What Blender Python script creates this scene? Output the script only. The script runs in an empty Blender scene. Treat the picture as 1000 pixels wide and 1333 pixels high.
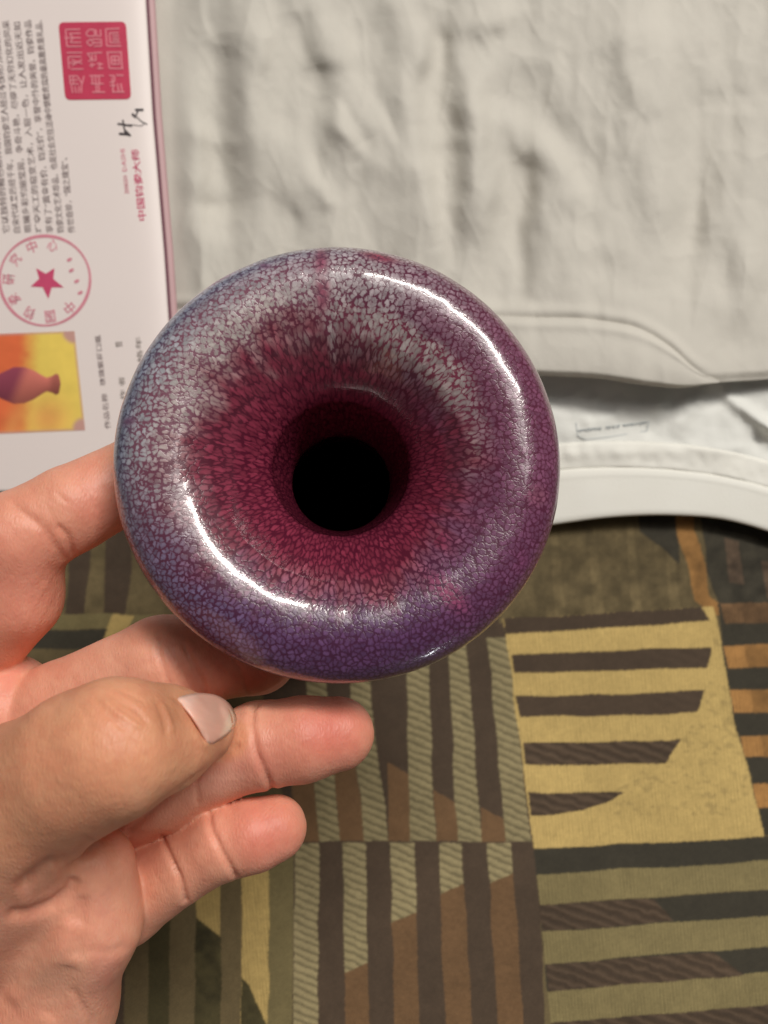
import bpy, bmesh, math, random
import numpy as np
from mathutils import Vector, Matrix
from mathutils.bvhtree import BVHTree

random.seed(7)
rng = np.random.default_rng(7)
scene = bpy.context.scene
COL = scene.collection

# ------------------------------------------------------------------ camera, world, lamps, exposure
H = 0.300                 # camera height above the seat (metres)
FPX = 973.0               # focal length in pixels of the 1000 px wide photograph
cam_d = bpy.data.cameras.new('camera')
cam = bpy.data.objects.new('camera', cam_d)
COL.objects.link(cam)
cam.location = (0, 0, H)
cam_d.sensor_width = 36.0
cam_d.lens = FPX / 1333.0 * 36.0
cam_d.clip_start = 0.005
cam_d.clip_end = 50.0
cam_d.dof.use_dof = True
cam_d.dof.focus_distance = 0.166
cam_d.dof.aperture_fstop = cam_d.lens / 1000.0 / 0.0016
scene.camera = cam

world = bpy.data.worlds.new('World')
scene.world = world
world.use_nodes = True
wb = world.node_tree.nodes['Background']
wb.inputs[0].default_value = (1.0, 0.95, 0.88, 1)
wb.inputs[1].default_value = 0.085

scene.view_settings.view_transform = 'Standard'
scene.view_settings.look = 'None'
scene.view_settings.exposure = 0.0
scene.view_settings.gamma = 1.0
scene.render.film_transparent = False

TARGET = Vector((-0.009, 0.010, 0.145))


def area_lamp(name, az, zen, dist, sx, sy, power, col, roll=0.0, target=TARGET):
    d = bpy.data.lights.new(name, 'AREA')
    d.shape = 'RECTANGLE'
    d.size = sx
    d.size_y = sy
    d.energy = power
    d.color = col
    o = bpy.data.objects.new(name, d)
    COL.objects.link(o)
    a, z = math.radians(az), math.radians(zen)
    dr = Vector((math.sin(z) * math.cos(a), math.sin(z) * math.sin(a), math.cos(z)))
    o.location = target + dr * dist
    q = dr.to_track_quat('Z', 'Y')
    o.rotation_euler = q.to_euler()
    return o


area_lamp('ceiling_lamp', 61, 45, 1.5, 0.80, 0.17, 19.0, (1.0, 0.95, 0.88))
area_lamp('ceiling_glow', 62, 35, 1.6, 0.90, 0.55, 5.6, (1.0, 0.95, 0.90))
area_lamp('window', -62, 80, 1.6, 0.12, 0.06, 0.9, (0.95, 0.97, 1.0))

# ------------------------------------------------------------------ helpers


def P(px, py, depth_mm):
    """photo pixel + distance along the view axis (mm) -> world metres"""
    d = depth_mm / 1000.0
    return ((px - 500.0) / FPX * d, -(py - 666.5) / FPX * d, H - d)


def s2l(r, g, b):
    out = []
    for c in (r, g, b):
        c /= 255.0
        out.append(c / 12.92 if c <= 0.04045 else ((c + 0.055) / 1.055) ** 2.4)
    return tuple(out)


def mesh_np(name, V, F, smooth=True):
    V = np.ascontiguousarray(V, dtype=np.float32)
    F = np.ascontiguousarray(F, dtype=np.int32)
    n = F.shape[1]
    me = bpy.data.meshes.new(name)
    me.vertices.add(len(V))
    me.vertices.foreach_set('co', V.ravel())
    me.loops.add(F.size)
    me.loops.foreach_set('vertex_index', F.ravel())
    me.polygons.add(len(F))
    me.polygons.foreach_set('loop_start', np.arange(0, F.size, n, dtype=np.int32))
    me.polygons.foreach_set('use_smooth', np.full(len(F), smooth, dtype=bool))
    me.update(calc_edges=True)
    me.validate()
    return me


def add_col(me, name, C):
    a = me.attributes.new(name, 'FLOAT_COLOR', 'POINT')
    if C.shape[1] == 3:
        C = np.concatenate([C, np.ones((len(C), 1))], 1)
    a.data.foreach_set('color', np.ascontiguousarray(C, dtype=np.float32).ravel())


def add_vec(me, name, C):
    a = me.attributes.new(name, 'FLOAT_VECTOR', 'POINT')
    a.data.foreach_set('vector', np.ascontiguousarray(C, dtype=np.float32).ravel())


def add_flt(me, name, C):
    a = me.attributes.new(name, 'FLOAT', 'POINT')
    a.data.foreach_set('value', np.ascontiguousarray(C, dtype=np.float32).ravel())


def link(name, me, mat=None, parent=None):
    o = bpy.data.objects.new(name, me)
    COL.objects.link(o)
    if mat is not None:
        me.materials.append(mat)
    if parent is not None:
        o.parent = parent
    return o


def empty(name, loc=(0, 0, 0)):
    o = bpy.data.objects.new(name, None)
    o.empty_display_size = 0.02
    COL.objects.link(o)
    o.location = loc
    return o


def child(o, parent):
    """parent keeping world placement (parents here are never rotated)"""
    o.parent = parent
    o.location = Vector(o.location) - Vector(parent.location)


def tag(o, label, cat, kind=None):
    o['label'] = label
    o['category'] = cat
    if kind:
        o['kind'] = kind


def grid_faces(nr, nc, wrap=False):
    idx = np.arange(nr * nc).reshape(nr, nc)
    if wrap:
        a = idx[:-1, :]
        b = np.roll(idx, -1, axis=1)[:-1, :]
        c = np.roll(idx, -1, axis=1)[1:, :]
        d = idx[1:, :]
    else:
        a, b, c, d = idx[:-1, :-1], idx[:-1, 1:], idx[1:, 1:], idx[1:, :-1]
    return np.stack([a, b, c, d], -1).reshape(-1, 4)


def vnoise(x, y, seed=0):
    """smooth value noise in [-1, 1]"""
    r = np.random.default_rng(seed).uniform(-1, 1, (256, 256))
    xi = np.floor(x).astype(int)
    yi = np.floor(y).astype(int)
    fx = x - xi
    fy = y - yi
    fx = fx * fx * fx * (fx * (fx * 6 - 15) + 10)
    fy = fy * fy * fy * (fy * (fy * 6 - 15) + 10)
    g = lambda i, j: r[i & 255, j & 255]
    return (g(xi, yi) * (1 - fx) + g(xi + 1, yi) * fx) * (1 - fy) + \
           (g(xi, yi + 1) * (1 - fx) + g(xi + 1, yi + 1) * fx) * fy


def fbm(x, y, oct=4, seed=0, gain=0.5):
    s, a, f = 0, 1.0, 1.0
    for k in range(oct):
        s = s + a * vnoise(x * f + 13.7 * k, y * f + 7.3 * k, seed + k)
        a *= gain
        f *= 2.03
    return s


def sstep(a, b, x):
    t = np.clip((x - a) / (b - a), 0, 1)
    return t * t * (3 - 2 * t)


def seg_dist(x, y, x0, y0, x1, y1):
    dx, dy = x1 - x0, y1 - y0
    L2 = dx * dx + dy * dy + 1e-9
    t = np.clip(((x - x0) * dx + (y - y0) * dy) / L2, 0, 1)
    sgn = np.sign((x - x0) * dy - (y - y0) * dx)
    return np.hypot(x - x0 - t * dx, y - y0 - t * dy), t, sgn


def poly_dist(x, y, pts):
    best = np.full(np.shape(x), 1e9)
    u = np.zeros(np.shape(x))
    n = len(pts) - 1
    for k in range(n):
        d, t, _ = seg_dist(x, y, *pts[k], *pts[k + 1])
        m = d < best
        best = np.where(m, d, best)
        u = np.where(m, (k + t) / n, u)
    return best, u


def new_mat(name):
    m = bpy.data.materials.new(name)
    m.use_nodes = True
    nt = m.node_tree
    b = nt.nodes['Principled BSDF']
    return m, nt, b


def N(nt, kind, **kw):
    n = nt.nodes.new(kind)
    for k, v in kw.items():
        if k in n.inputs.keys():
            n.inputs[k].default_value = v
        else:
            setattr(n, k, v)
    return n


def math_n(nt, op, a, b=None, clamp=False):
    n = nt.nodes.new('ShaderNodeMath')
    n.operation = op
    n.use_clamp = clamp
    for i, v in enumerate((a, b)):
        if v is None:
            continue
        if isinstance(v, (int, float)):
            n.inputs[i].default_value = v
        else:
            nt.links.new(v, n.inputs[i])
    return n.outputs[0]


def mix_c(nt, f, a, b, mode='MIX'):
    n = nt.nodes.new('ShaderNodeMix')
    n.data_type = 'RGBA'
    n.blend_type = mode
    for sock, v in ((n.inputs[0], f), (n.inputs[6], a), (n.inputs[7], b)):
        if isinstance(v, (int, float)):
            sock.default_value = v
        elif isinstance(v, tuple):
            sock.default_value = v if len(v) == 4 else v + (1,)
        else:
            nt.links.new(v, sock)
    return n.outputs[2]


# ================================================================== SEAT CUSHION (woven upholstery)
RX0, RX1, RY0, RY1, RS = -210, 1215, 560, 1500, 0.8     # colour raster in photo pixels
nx, ny = int((RX1 - RX0) / RS), int((RY1 - RY0) / RS)
gx, gy = np.meshgrid(RX0 + (np.arange(nx) + .5) * RS, RY0 + (np.arange(ny) + .5) * RS)
wx = gx + .55 * vnoise(gx / 2.3, gy / 2.3, 3) + 1.5 * vnoise(gx / 40, gy / 40, 5)
wy = gy + .55 * vnoise(gx / 2.3, gy / 2.3, 4) + 1.5 * vnoise(gx / 45, gy / 45, 6)

C_OLIVE = np.array(s2l(101, 88, 61))
C_KHAKI = np.array(s2l(127, 115, 78))
C_LIGHT = np.array(s2l(148, 136, 101))
C_GOLD = np.array(s2l(190, 164, 103))
C_DARK = np.array(s2l(78, 64, 51))
C_BLACK = np.array(s2l(58, 54, 44))
C_BROWN = np.array(s2l(112, 85, 58))
C_ORANGE = np.array(s2l(166, 122, 70))
C_GREEN = np.array(s2l(70, 64, 40))

IMG = np.empty((ny, nx, 3))
IMG[:] = C_OLIVE
RIB = np.zeros((ny, nx))          # 0 none, 1 light strip ribs, 2 dark strip ribs, 3 thread lines, 4 twill
# soft mottled base
m = fbm(gx / 70, gy / 38, 4, 11)
IMG *= (1 + 0.16 * m)[..., None]


def inside(pts, x, y):
    c = np.zeros(x.shape, bool)
    n = len(pts)
    for i in range(n):
        x0, y0 = pts[i]
        x1, y1 = pts[(i + 1) % n]
        if y0 == y1:
            continue
        cond = ((y0 > y) != (y1 > y)) & (x < (x1 - x0) * (y - y0) / (y1 - y0) + x0)
        c ^= cond
    return c


def fill(pts, col, rib=0, mott=0.06):
    xs = [p[0] for p in pts]
    ys = [p[1] for p in pts]
    i0 = max(0, int((min(xs) - 6 - RX0) / RS))
    i1 = min(nx, int((max(xs) + 6 - RX0) / RS) + 1)
    j0 = max(0, int((min(ys) - 6 - RY0) / RS))
    j1 = min(ny, int((max(ys) + 6 - RY0) / RS) + 1)
    if i1 <= i0 or j1 <= j0:
        return
    sub = (slice(j0, j1), slice(i0, i1))
    mk = inside(pts, wx[sub], wy[sub])
    v = 1 + mott * fbm(gx[sub] / 16, gy[sub] / 16, 3, 21)
    IMG[sub][mk] = (np.array(col)[None, None] * v[..., None])[mk]
    RIB[sub][mk] = rib


# --- left block of vertical strips under the hand
for x0, x1, c, rb in ((-230, -120, C_KHAKI, 4), (-120, -60, C_DARK, 0), (-60, 0, C_OLIVE, 4), (0, 40, C_DARK, 0), (40, 90, C_OLIVE, 4),
                      (90, 130, C_GREEN, 0), (130, 164, C_DARK * .9, 0), (164, 195, C_OLIVE * .95, 4),
                      (195, 222, C_GREEN, 0), (222, 256, C_OLIVE * 1.05, 4), (256, 287, C_GOLD * .78, 3),
                      (287, 316, C_OLIVE * 1.1, 4), (316, 351, C_GOLD * .9, 3), (351, 384, C_KHAKI * .8, 4)):
    fill([(x0, 1040), (x1, 1040), (x1 - 3, 1510), (x0 - 3, 1510)], c, rb)
fill([(254, 1194), (288, 1221), (288, 1510), (252, 1510)], C_GREEN, 0, .35)
fill([(315, 1272), (324, 1283), (350, 1337), (380, 1420), (384, 1510), (314, 1510)], C_GREEN * 1.1, 0, .3)
# --- between index and middle finger
fill([(-200, 690), (240, 690), (240, 900), (-200, 900)], C_OLIVE * .92, 0, .2)
for x0, x1 in ((-60, -25), (0, 40), (92, 118), (140, 172)):
    fill([(x0 + 6, 560), (x1 + 6, 560), (x1, 740), (x1 - 10, 800), (x0 - 6, 800)], C_DARK * .8)
fill([(-200, 800), (240, 799), (240, 819), (-200, 820)], C_KHAKI * .8)
fill([(146, 800), (174, 800), (160, 830), (130, 838)], C_GOLD * .8)
fill([(-200, 822), (140, 820), (128, 845), (-200, 846)], C_BLACK * 1.05)
# --- middle block: upper vertical strips
def strip(xa0, xa1, ya, xb0, xb1, yb, c, rb=0, mott=.06):
    fill([(xa0, ya), (xa1, ya), (xb1, yb), (xb0, yb)], c, rb, mott)
strip(300, 660, 700, 380, 694, 1097, C_DARK * .95)
for a0, a1, b0, b1 in ((395, 419, 416, 444), (450, 474, 474, 506), (528, 556, 534, 567), (583, 607, 596, 628), (634, 660, 660, 693)):
    strip(a0, a1, 830, b0, b1, 1097, C_LIGHT * .92, 1)
for a0, a1, b0, b1, yt in ((360, 395, 386, 416, 940), (419, 450, 444, 474, 985), (502, 528, 506, 534, 1000), (560, 585, 567, 596, 1036), (615, 640, 628, 660, 1058)):
    fill([(a0 + (b0 - a0) * (yt - 830) / 267, yt - 8), (a1 + (b1 - a1) * (yt - 830) / 267, yt + 8), (b1, 1097), (b0, 1097)], C_BROWN)
# lower vertical strips
strip(382, 700, 1095, 380, 716, 1510, C_DARK)
for a0, a1, b0, b1, yt in ((384, 415, 381, 413, 9999), (446, 476, 450, 483, 1262), (508, 539, 517, 551, 1196), (571, 602, 587, 622, 1158), (634, 666, 657, 692, 1144)):
    strip(a0, a1, 1097, b0, b1, 1510, C_LIGHT, 1)
    if yt < 2000:
        t = (yt - 1097) / 413
        fill([(a0 + (b0 - a0) * t, yt + 6), (a1 + (b1 - a1) * t, yt - 8), (b1, 1510), (b0, 1510)], C_BROWN * .98, 5)
# --- right block, top mottled zone
fill([(640, 560), (1215, 560), (1215, 812), (650, 812)], C_OLIVE * .88, 0, .25)
for k in range(9):
    x = 690 + k * 25
    fill([(x, 680), (x + 9, 680), (x + 22, 808), (x + 8, 808)], C_OLIVE * (1.12 if k % 2 else .8), 0, .3)
fill([(905, 560), (1215, 560), (1215, 790), (938, 790), (920, 742)], C_BLACK * .92, 0, .3)
fill([(828, 560), (880, 560), (884, 735), (862, 712), (832, 692)], C_BLACK * .95, 0, .2)
fill([(944, 700), (962, 705), (970, 762), (950, 758)], C_DARK * 1.2, 0, .4)
fill([(990, 730), (1010, 735), (1015, 790), (1000, 780)], C_DARK * 1.2, 0, .4)
fill([(872, 560), (900, 560), (905, 690), (920, 742), (924, 776), (945, 792), (952, 806), (930, 800), (906, 782), (897, 740), (882, 700)], C_ORANGE * .72, 0, .25)
# gold field and its dark bars
fill([(655, 806), (930, 790), (934, 806), (946, 876), (953, 930), (973, 1000), (996, 1090), (696, 1104), (680, 985)], C_GOLD, 3, .05)
fill([(656, 806), (915, 791), (926, 809), (658, 826)], C_DARK * .85)
fill([(665, 851), (928, 842), (922, 869), (669, 876)], C_DARK * .9, 6)
fill([(672, 907), (917, 899), (906, 928), (678, 934)], C_DARK, 6)
fill([(681, 968), (888, 962), (867, 993), (685, 997)], C_DARK * 1.05, 2)
fill([(689, 1032), (815, 1030), (795, 1043), (759, 1054), (692, 1063)], C_DARK * 1.05, 2)
fill([(696, 1104), (995, 1090), (1215, 1076), (1215, 1100), (998, 1120), (699, 1138)], C_BLACK)
# speckle on the gold
sp = inside([(800, 1032), (905, 940), (935, 810), (975, 1000), (980, 1060), (900, 1062), (790, 1060)], wx, wy)
q = fbm((gx + gy * .6) / 10, (gy - gx * .3) / 4.5, 3, 31)
w_ = np.where(sp, sstep(.2, .9, q) * .30, 0)[..., None]
IMG[:] = IMG * (1 - w_) + C_OLIVE * w_
for a, b, c, d, col, rb in ((1138, 1178, 1120, 1158, C_KHAKI, 3), (1179, 1214, 1159, 1192, C_BLACK, 0), (1214, 1255, 1192, 1232, C_KHAKI, 3),
                            (1255, 1291, 1232, 1266, C_BLACK, 0), (1291, 1332, 1266, 1307, C_KHAKI, 3), (1332, 1372, 1307, 1345, C_DARK, 2),
                            (1372, 1414, 1345, 1384, C_KHAKI, 3), (1414, 1450, 1384, 1420, C_DARK, 2), (1450, 1510, 1420, 1510, C_KHAKI, 3)):
    fill([(699 + (a - 1138) * .09, a), (1000, c), (1215, c - 12), (1215, d - 12), (1000, d), (699 + (b - 1138) * .09, b)], col, rb)
fill([(702, 1179), (850, 1170), (878, 1200), (706, 1214)], C_DARK, 2)
fill([(711, 1255), (930, 1240), (968, 1270), (715, 1291)], C_DARK, 2)
# right edge ladder
fill([(935, 786), (1215, 780), (1215, 1080), (996, 1088), (973, 998), (953, 930), (946, 876)], C_BLACK)
for k, (a, b, c, m_) in enumerate(((786, 812, C_BROWN, .3), (840, 869, C_ORANGE, .1), (899, 928, C_ORANGE, .1), (958, 986, C_ORANGE * .95, .1), (1020, 1052, C_ORANGE, .1))):
    xl = np.interp((a + b) / 2, [786, 876, 930, 998, 1088], [940, 947, 954, 974, 996])
    fill([(xl - 3, a), (1215, a - 6), (1215, b - 6), (xl + 3, b)], c, 3, m_)
    fill([(xl + 24, a), (1215, a - 6), (1215, b - 6), (xl + 28, b)], np.array(c) * .72, 0, .2)

# rib relief + thread colour
H_rib = np.zeros((ny, nx))
ph = gy - (gx - 400) * 0.42
wv = np.sin(2 * np.pi * (ph / 10.6 + .12 * vnoise(gx / 9, gy / 9, 8)))
lt = RIB == 1
H_rib[lt] = (wv * .17)[lt]
IMG[lt] *= (1 - .50 * sstep(-.15, -.9, wv) + .07)[lt][:, None]
ph2 = gy - (gx - 700) * 0.37
wv2 = np.sin(2 * np.pi * (ph2 / 13.0 + .2 * vnoise(gx / 12, gy / 12, 9)))
dk = RIB == 2
H_rib[dk] = (wv2 * .2)[dk]
IMG[dk] *= (1 + .26 * wv2)[dk][:, None]
d6 = RIB == 6
IMG[d6] *= (1 + .07 * wv2 * sstep(780, 900, gx))[d6][:, None]
th = np.sin(2 * np.pi * (gx - gy * .09) / 4.3)
t3 = RIB == 3
H_rib[t3] = (th * .05)[t3]
IMG[t3] *= (1 + .24 * th * (0.6 + .6 * vnoise(gx / 6, gy / 14, 12)))[t3][:, None]
tw = np.sin(2 * np.pi * (gy + gx * .7) / 4.6)
t4 = RIB == 4
H_rib[t4] = (tw * .03)[t4]
IMG[t4] *= (1 + .07 * tw)[t4][:, None]
b5 = RIB == 5
IMG[b5] *= (1 + .10 * np.sin(2 * np.pi * (gy - gx * .3) / 13) * vnoise(gx / 5, gy / 5, 14))[b5][:, None]
H_rib[b5] = (np.sin(2 * np.pi * (gy - gx * .3) / 13) * .06)[b5]
# fine fibre variation
fz = vnoise(gx / 1.5, gy / 1.5, 41) * .5 + vnoise(gx / 3.1, gy / 3.1, 42) * .5
tq = np.sin(2 * np.pi * gx / 3.6) * np.sin(2 * np.pi * (gy + gx * .2) / 3.9)
IMG *= (1 + .06 * tq)[..., None]
IMG *= (1 + .14 * fz)[..., None]
IMG *= (1 + .07 * fbm(gx / 90, gy / 90, 3, 43))[..., None]
H_rib += .03 * fz


def blur(A):
    for ax in (0, 1):
        A = (np.roll(A, 1, ax) + 2 * A + np.roll(A, -1, ax)) / 4
    return A


IMG = blur(IMG)

def cushion_z(px, py):
    """mm above the reference plane"""
    z = 80 * np.clip((py - 740) / 640, 0, 1.05) ** 1.3 - 7 * sstep(800, 640, py) * 1.0
    return z + 1.2 * vnoise(px / 160, py / 160, 51)


xs = np.concatenate([np.arange(-1400, -190, 45.), np.arange(-190, 1195, 1.7), np.arange(1195, 2400, 45.)])
ys = np.concatenate([np.arange(-1300, 600, 45.), np.arange(600, 1480, 1.7), np.arange(1480, 2600, 45.)])
X, Y = np.meshgrid(xs, ys)
Z = cushion_z(X, Y)
ii = np.clip(((X - RX0) / RS).astype(int), 0, nx - 1)
jj = np.clip(((Y - RY0) / RS).astype(int), 0, ny - 1)
inr = (X > RX0) & (X < RX1) & (Y > RY0) & (Y < RY1)
Z = Z + np.where(inr, H_rib[jj, ii], 0)
D = (300 - Z) / 1000
V = np.stack([(X - 500) / FPX * D, -(Y - 666.5) / FPX * D, H - D], -1).reshape(-1, 3)
me = mesh_np('seat_cushion', V, grid_faces(len(ys), len(xs))[:, ::-1])
cc = IMG[jj, ii].reshape(-1, 3)
add_col(me, 'weave', cc)
mat, nt, b = new_mat('woven_upholstery')
at = N(nt, 'ShaderNodeAttribute', attribute_name='weave')
tc = N(nt, 'ShaderNodeTexCoord')
ns = N(nt, 'ShaderNodeTexNoise')
ns.inputs['Scale'].default_value = 2600
ns.inputs['Detail'].default_value = 3
nt.links.new(tc.outputs['Object'], ns.inputs['Vector'])
bp = N(nt, 'ShaderNodeBump')
bp.inputs['Strength'].default_value = .5
bp.inputs['Distance'].default_value = .00025
nt.links.new(ns.outputs['Fac'], bp.inputs['Height'])
nt.links.new(bp.outputs[0], b.inputs['Normal'])
mr = math_n(nt, 'MULTIPLY_ADD', ns.outputs['Fac'], .35)
mr.node.inputs[2].default_value = .83
vm = nt.nodes.new('ShaderNodeVectorMath')
vm.operation = 'SCALE'
nt.links.new(at.outputs['Color'], vm.inputs[0])
nt.links.new(mr, vm.inputs['Scale'])
nt.links.new(vm.outputs[0], b.inputs['Base Color'])
b.inputs['Roughness'].default_value = .8
b.inputs['Specular IOR Level'].default_value = .25
b.inputs['Sheen Weight'].default_value = .08
seat = link('seat_cushion', me, mat)
tag(seat, 'brown, khaki and gold striped woven upholstery lying beneath the shirt and the hand', 'seat cushion')
del IMG, RIB, H_rib, gx, gy, wx, wy

# ================================================================== T-SHIRT
def cloth_mat(name, col, bump=.35, scale=1500):
    mat, nt, b = new_mat(name)
    tc = N(nt, 'ShaderNodeTexCoord')
    n1 = N(nt, 'ShaderNodeTexNoise')
    n1.inputs['Scale'].default_value = scale
    n1.inputs['Detail'].default_value = 4
    nt.links.new(tc.outputs['Object'], n1.inputs['Vector'])
    n2 = N(nt, 'ShaderNodeTexNoise')
    n2.inputs['Scale'].default_value = 38
    n2.inputs['Detail'].default_value = 5
    nt.links.new(tc.outputs['Object'], n2.inputs['Vector'])
    c = mix_c(nt, n2.outputs['Fac'], tuple(np.array(col) * .93), tuple(np.minimum(np.array(col) * 1.06, .9)))
    nt.links.new(c, b.inputs['Base Color'])
    bp = N(nt, 'ShaderNodeBump')
    bp.inputs['Strength'].default_value = bump
    bp.inputs['Distance'].default_value = .0003
    nt.links.new(n1.outputs['Fac'], bp.inputs['Height'])
    nt.links.new(bp.outputs[0], b.inputs['Normal'])
    b.inputs['Roughness'].default_value = .85
    b.inputs['Specular IOR Level'].default_value = .2
    b.inputs['Sheen Weight'].default_value = .12
    return mat


M_CLOTH = cloth_mat('grey_white_jersey', s2l(206, 202, 193))
M_RIB = cloth_mat('white_ribbed_collar', s2l(242, 240, 231))
M_INNER = cloth_mat('white_inner_yoke', s2l(234, 235, 230))

shirt = empty('t_shirt', (0.05, 0.06, 0.002))
tag(shirt, 'wrinkled off-white t-shirt lying collar down on the striped seat', 't-shirt')


def sheet(name, top, bot, x0, x1, n_x, n_t, zfun, mat, parent, thick=.0006):
    """cloth sheet between two pixel curves; zfun(px, py, t) gives mm above the reference plane"""
    px = np.linspace(x0, x1, n_x)
    t = np.linspace(0, 1, n_t)
    yt = np.interp(px, *zip(*top)) if not callable(top) else top(px)
    yb = bot(px)
    PX = np.repeat(px[None], n_t, 0)
    PY = yt[None] * (1 - t[:, None]) + yb[None] * t[:, None]
    T = np.repeat(t[:, None], n_x, 1)
    Z = zfun(PX, PY, T)
    D = (300 - Z) / 1000
    V = np.stack([(PX - 500) / FPX * D, -(PY - 666.5) / FPX * D, H - D], -1).reshape(-1, 3)
    me = mesh_np(name, V - np.array(parent.location), grid_faces(n_t, n_x)[:, ::-1])
    o = link(name, me, mat, parent)
    so = o.modifiers.new('thickness', 'SOLIDIFY')
    so.thickness = thick
    so.offset = -1
    return o


def curve(pts):
    """smooth interpolation through points"""
    pts = np.array(pts, float)

    def f(x):
        x = np.asarray(x, float)
        k = np.clip(np.searchsorted(pts[:, 0], x) - 1, 0, len(pts) - 2)
        m = np.gradient(pts[:, 1], pts[:, 0])
        h = pts[k + 1, 0] - pts[k, 0]
        t = np.clip((x - pts[k, 0]) / h, 0, 1)
        return (2 * t**3 - 3 * t**2 + 1) * pts[k, 1] + (t**3 - 2 * t**2 + t) * h * m[k] + \
            (-2 * t**3 + 3 * t**2) * pts[k + 1, 1] + (t**3 - t**2) * h * m[k + 1]
    return f


E_front = curve([(150, 470), (500, 478), (708, 489), (780, 493), (845, 502), (885, 505), (930, 499), (1000, 494), (1100, 480), (1500, 430)])
S_front = curve([(150, 400), (500, 405), (690, 413), (780, 417), (840, 431), (880, 457), (905, 480), (940, 497)])
E_back = curve([(150, 730), (500, 712), (640, 695), (720, 683), (800, 673), (880, 671), (940, 676), (1000, 692), (1100, 735), (1300, 870)])
S_back = curve([(150, 660), (500, 635), (640, 622), (732, 611), (790, 608), (848, 609), (920, 616), (1000, 634), (1100, 672), (1300, 800)])

# folds of the front: (x0, y0, x1, y1, half width px, height mm)
FOLDS = [
    (285, 40, 300, 190, 26, -3.2), (298, 180, 318, 330, 22, -2.6), (250, 90, 285, 150, 18, 1.6),
    (520, 10, 552, 220, 17, 2.2), (552, 220, 573, 330, 13, 1.9), (580, 60, 602, 330, 15, -1.4),
    (425, 150, 462, 192, 8, 1.5), (455, 135, 480, 180, 9, 1.3), (400, 215, 432, 255, 9, 1.0),
    (380, 10, 400, 90, 16, -1.8), (398, 95, 470, 112, 20, -1.1), (400, 75, 470, 52, 20, 1.2),
    (625, 130, 690, 180, 20, 1.7), (690, 180, 740, 230, 16, 1.3), (660, 120, 750, 215, 22, -1.8),
    (600, 120, 640, 290, 16, 1.8), (680, 250, 690, 380, 16, -1.7), (655, 210, 735, 240, 12, -1.0),
    (905, 60, 892, 260, 22, 2.4), (892, 260, 868, 400, 20, 1.8), (945, 140, 925, 300, 26, -3.0), (925, 300, 900, 400, 22, -2.4),
    (985, 250, 975, 380, 25, 2.0), (830, 60, 845, 150, 16, -1.5), (810, 100, 820, 150, 10, 1.0),
    (760, 60, 840, 45, 14, 1.2), (690, 20, 640, 60, 16, -1.7), (600, 40, 690, 15, 14, 1.4),
    (215, 180, 300, 178, 10, 1.0), (215, 230, 290, 245, 14, 1.3), (225, 275, 300, 268, 12, -1.2), (230, 310, 300, 330, 12, 1.2),
    (470, 210, 545, 215, 12, 1.0), (480, 250, 560, 260, 15, -1.0), (350, 190, 420, 205, 14, .9), (340, 260, 400, 300, 16, -1.1),
    (560, 190, 620, 195, 9, .9), (560, 60, 650, 75, 14, -1.2), (870, 150, 1000, 120, 12, -.9),
    (720, 330, 820, 300, 18, 1.1), (780, 350, 870, 380, 16, -1.0), (940, 330, 1010, 360, 20, 1.4),
    (890, 440, 1010, 452, 18, -1.7), (900, 405, 1010, 400, 16, .8),
]

# drop-offs across a line: + = falls away to the right
STEPS = [(548, 20, 566, 320, 12, 2.8), (628, 120, 645, 290, 13, 2.6), (884, 60, 872, 400, 22, 3.2), (455, 30, 470, 120, 14, 1.8), (340, 30, 350, 180, 12, 1.8),
         (250, 60, 264, 300, 16, 1.8), (700, 170, 760, 260, 12, 1.8), (985, 200, 978, 400, 16, 2.2), (485, 130, 520, 190, 9, 1.2), (440, 140, 466, 196, 7, 1.3), (410, 205, 440, 262, 9, 1.1),
         (298, 20, 315, 330, 16, -3.2), (592, 40, 602, 330, 16, -2.8), (690, 200, 690, 390, 16, -2.6), (938, 110, 908, 400, 20, -3.2), (510, 250, 530, 400, 20, -1.6),
         (410, 40, 430, 200, 14, -1.8), (800, 60, 835, 300, 20, -1.8), (740, 60, 700, 160, 16, -1.5), (380, 230, 395, 330, 16, -1.4)]


def shirt_relief(px, py):
    x = px + 9 * vnoise(px / 60, py / 60, 61) 
    y = py + 9 * vnoise(px / 60, py / 60, 63) 
    z = np.zeros(px.shape)
    for x0, y0, x1, y1, w, h in FOLDS:
        d, t, s = seg_dist(x, y, x0, y0, x1, y1)
        z += 1.0 * h * np.exp(-(d / (1.4 * w)) ** 2) * (.35 + .65 * np.sin(np.pi * np.clip(t, .06, .94)))
    for x0, y0, x1, y1, w, h in STEPS:
        d, t, s = seg_dist(x, y, x0, y0, x1, y1)
        L2 = (x1 - x0) ** 2 + (y1 - y0) ** 2
        tt_ = ((x - x0) * (x1 - x0) + (y - y0) * (y1 - y0)) / L2
        fade = sstep(-.25, .2, tt_) * sstep(1.25, .8, tt_)
        sd = ((x - x0) * (y1 - y0) - (y - y0) * (x1 - x0)) / math.sqrt(L2)
        z -= 1.1 * h * np.tanh(sd / w) * np.exp(-(sd / (4.5 * w)) ** 2) * fade
    z += 2.4 * fbm(px / 75, py / 200, 3, 65, .45) + 0.65 * (1 - np.abs(fbm(px / 58 + py / 400, py / 130, 2, 66))) ** 2 + .22 * (1 - np.abs(fbm(px / 30 - py / 60, py / 70 + px / 90, 2, 68))) ** 2
    z += .10 * fbm(px / 14, py / 16, 2, 67)
    return z


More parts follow.
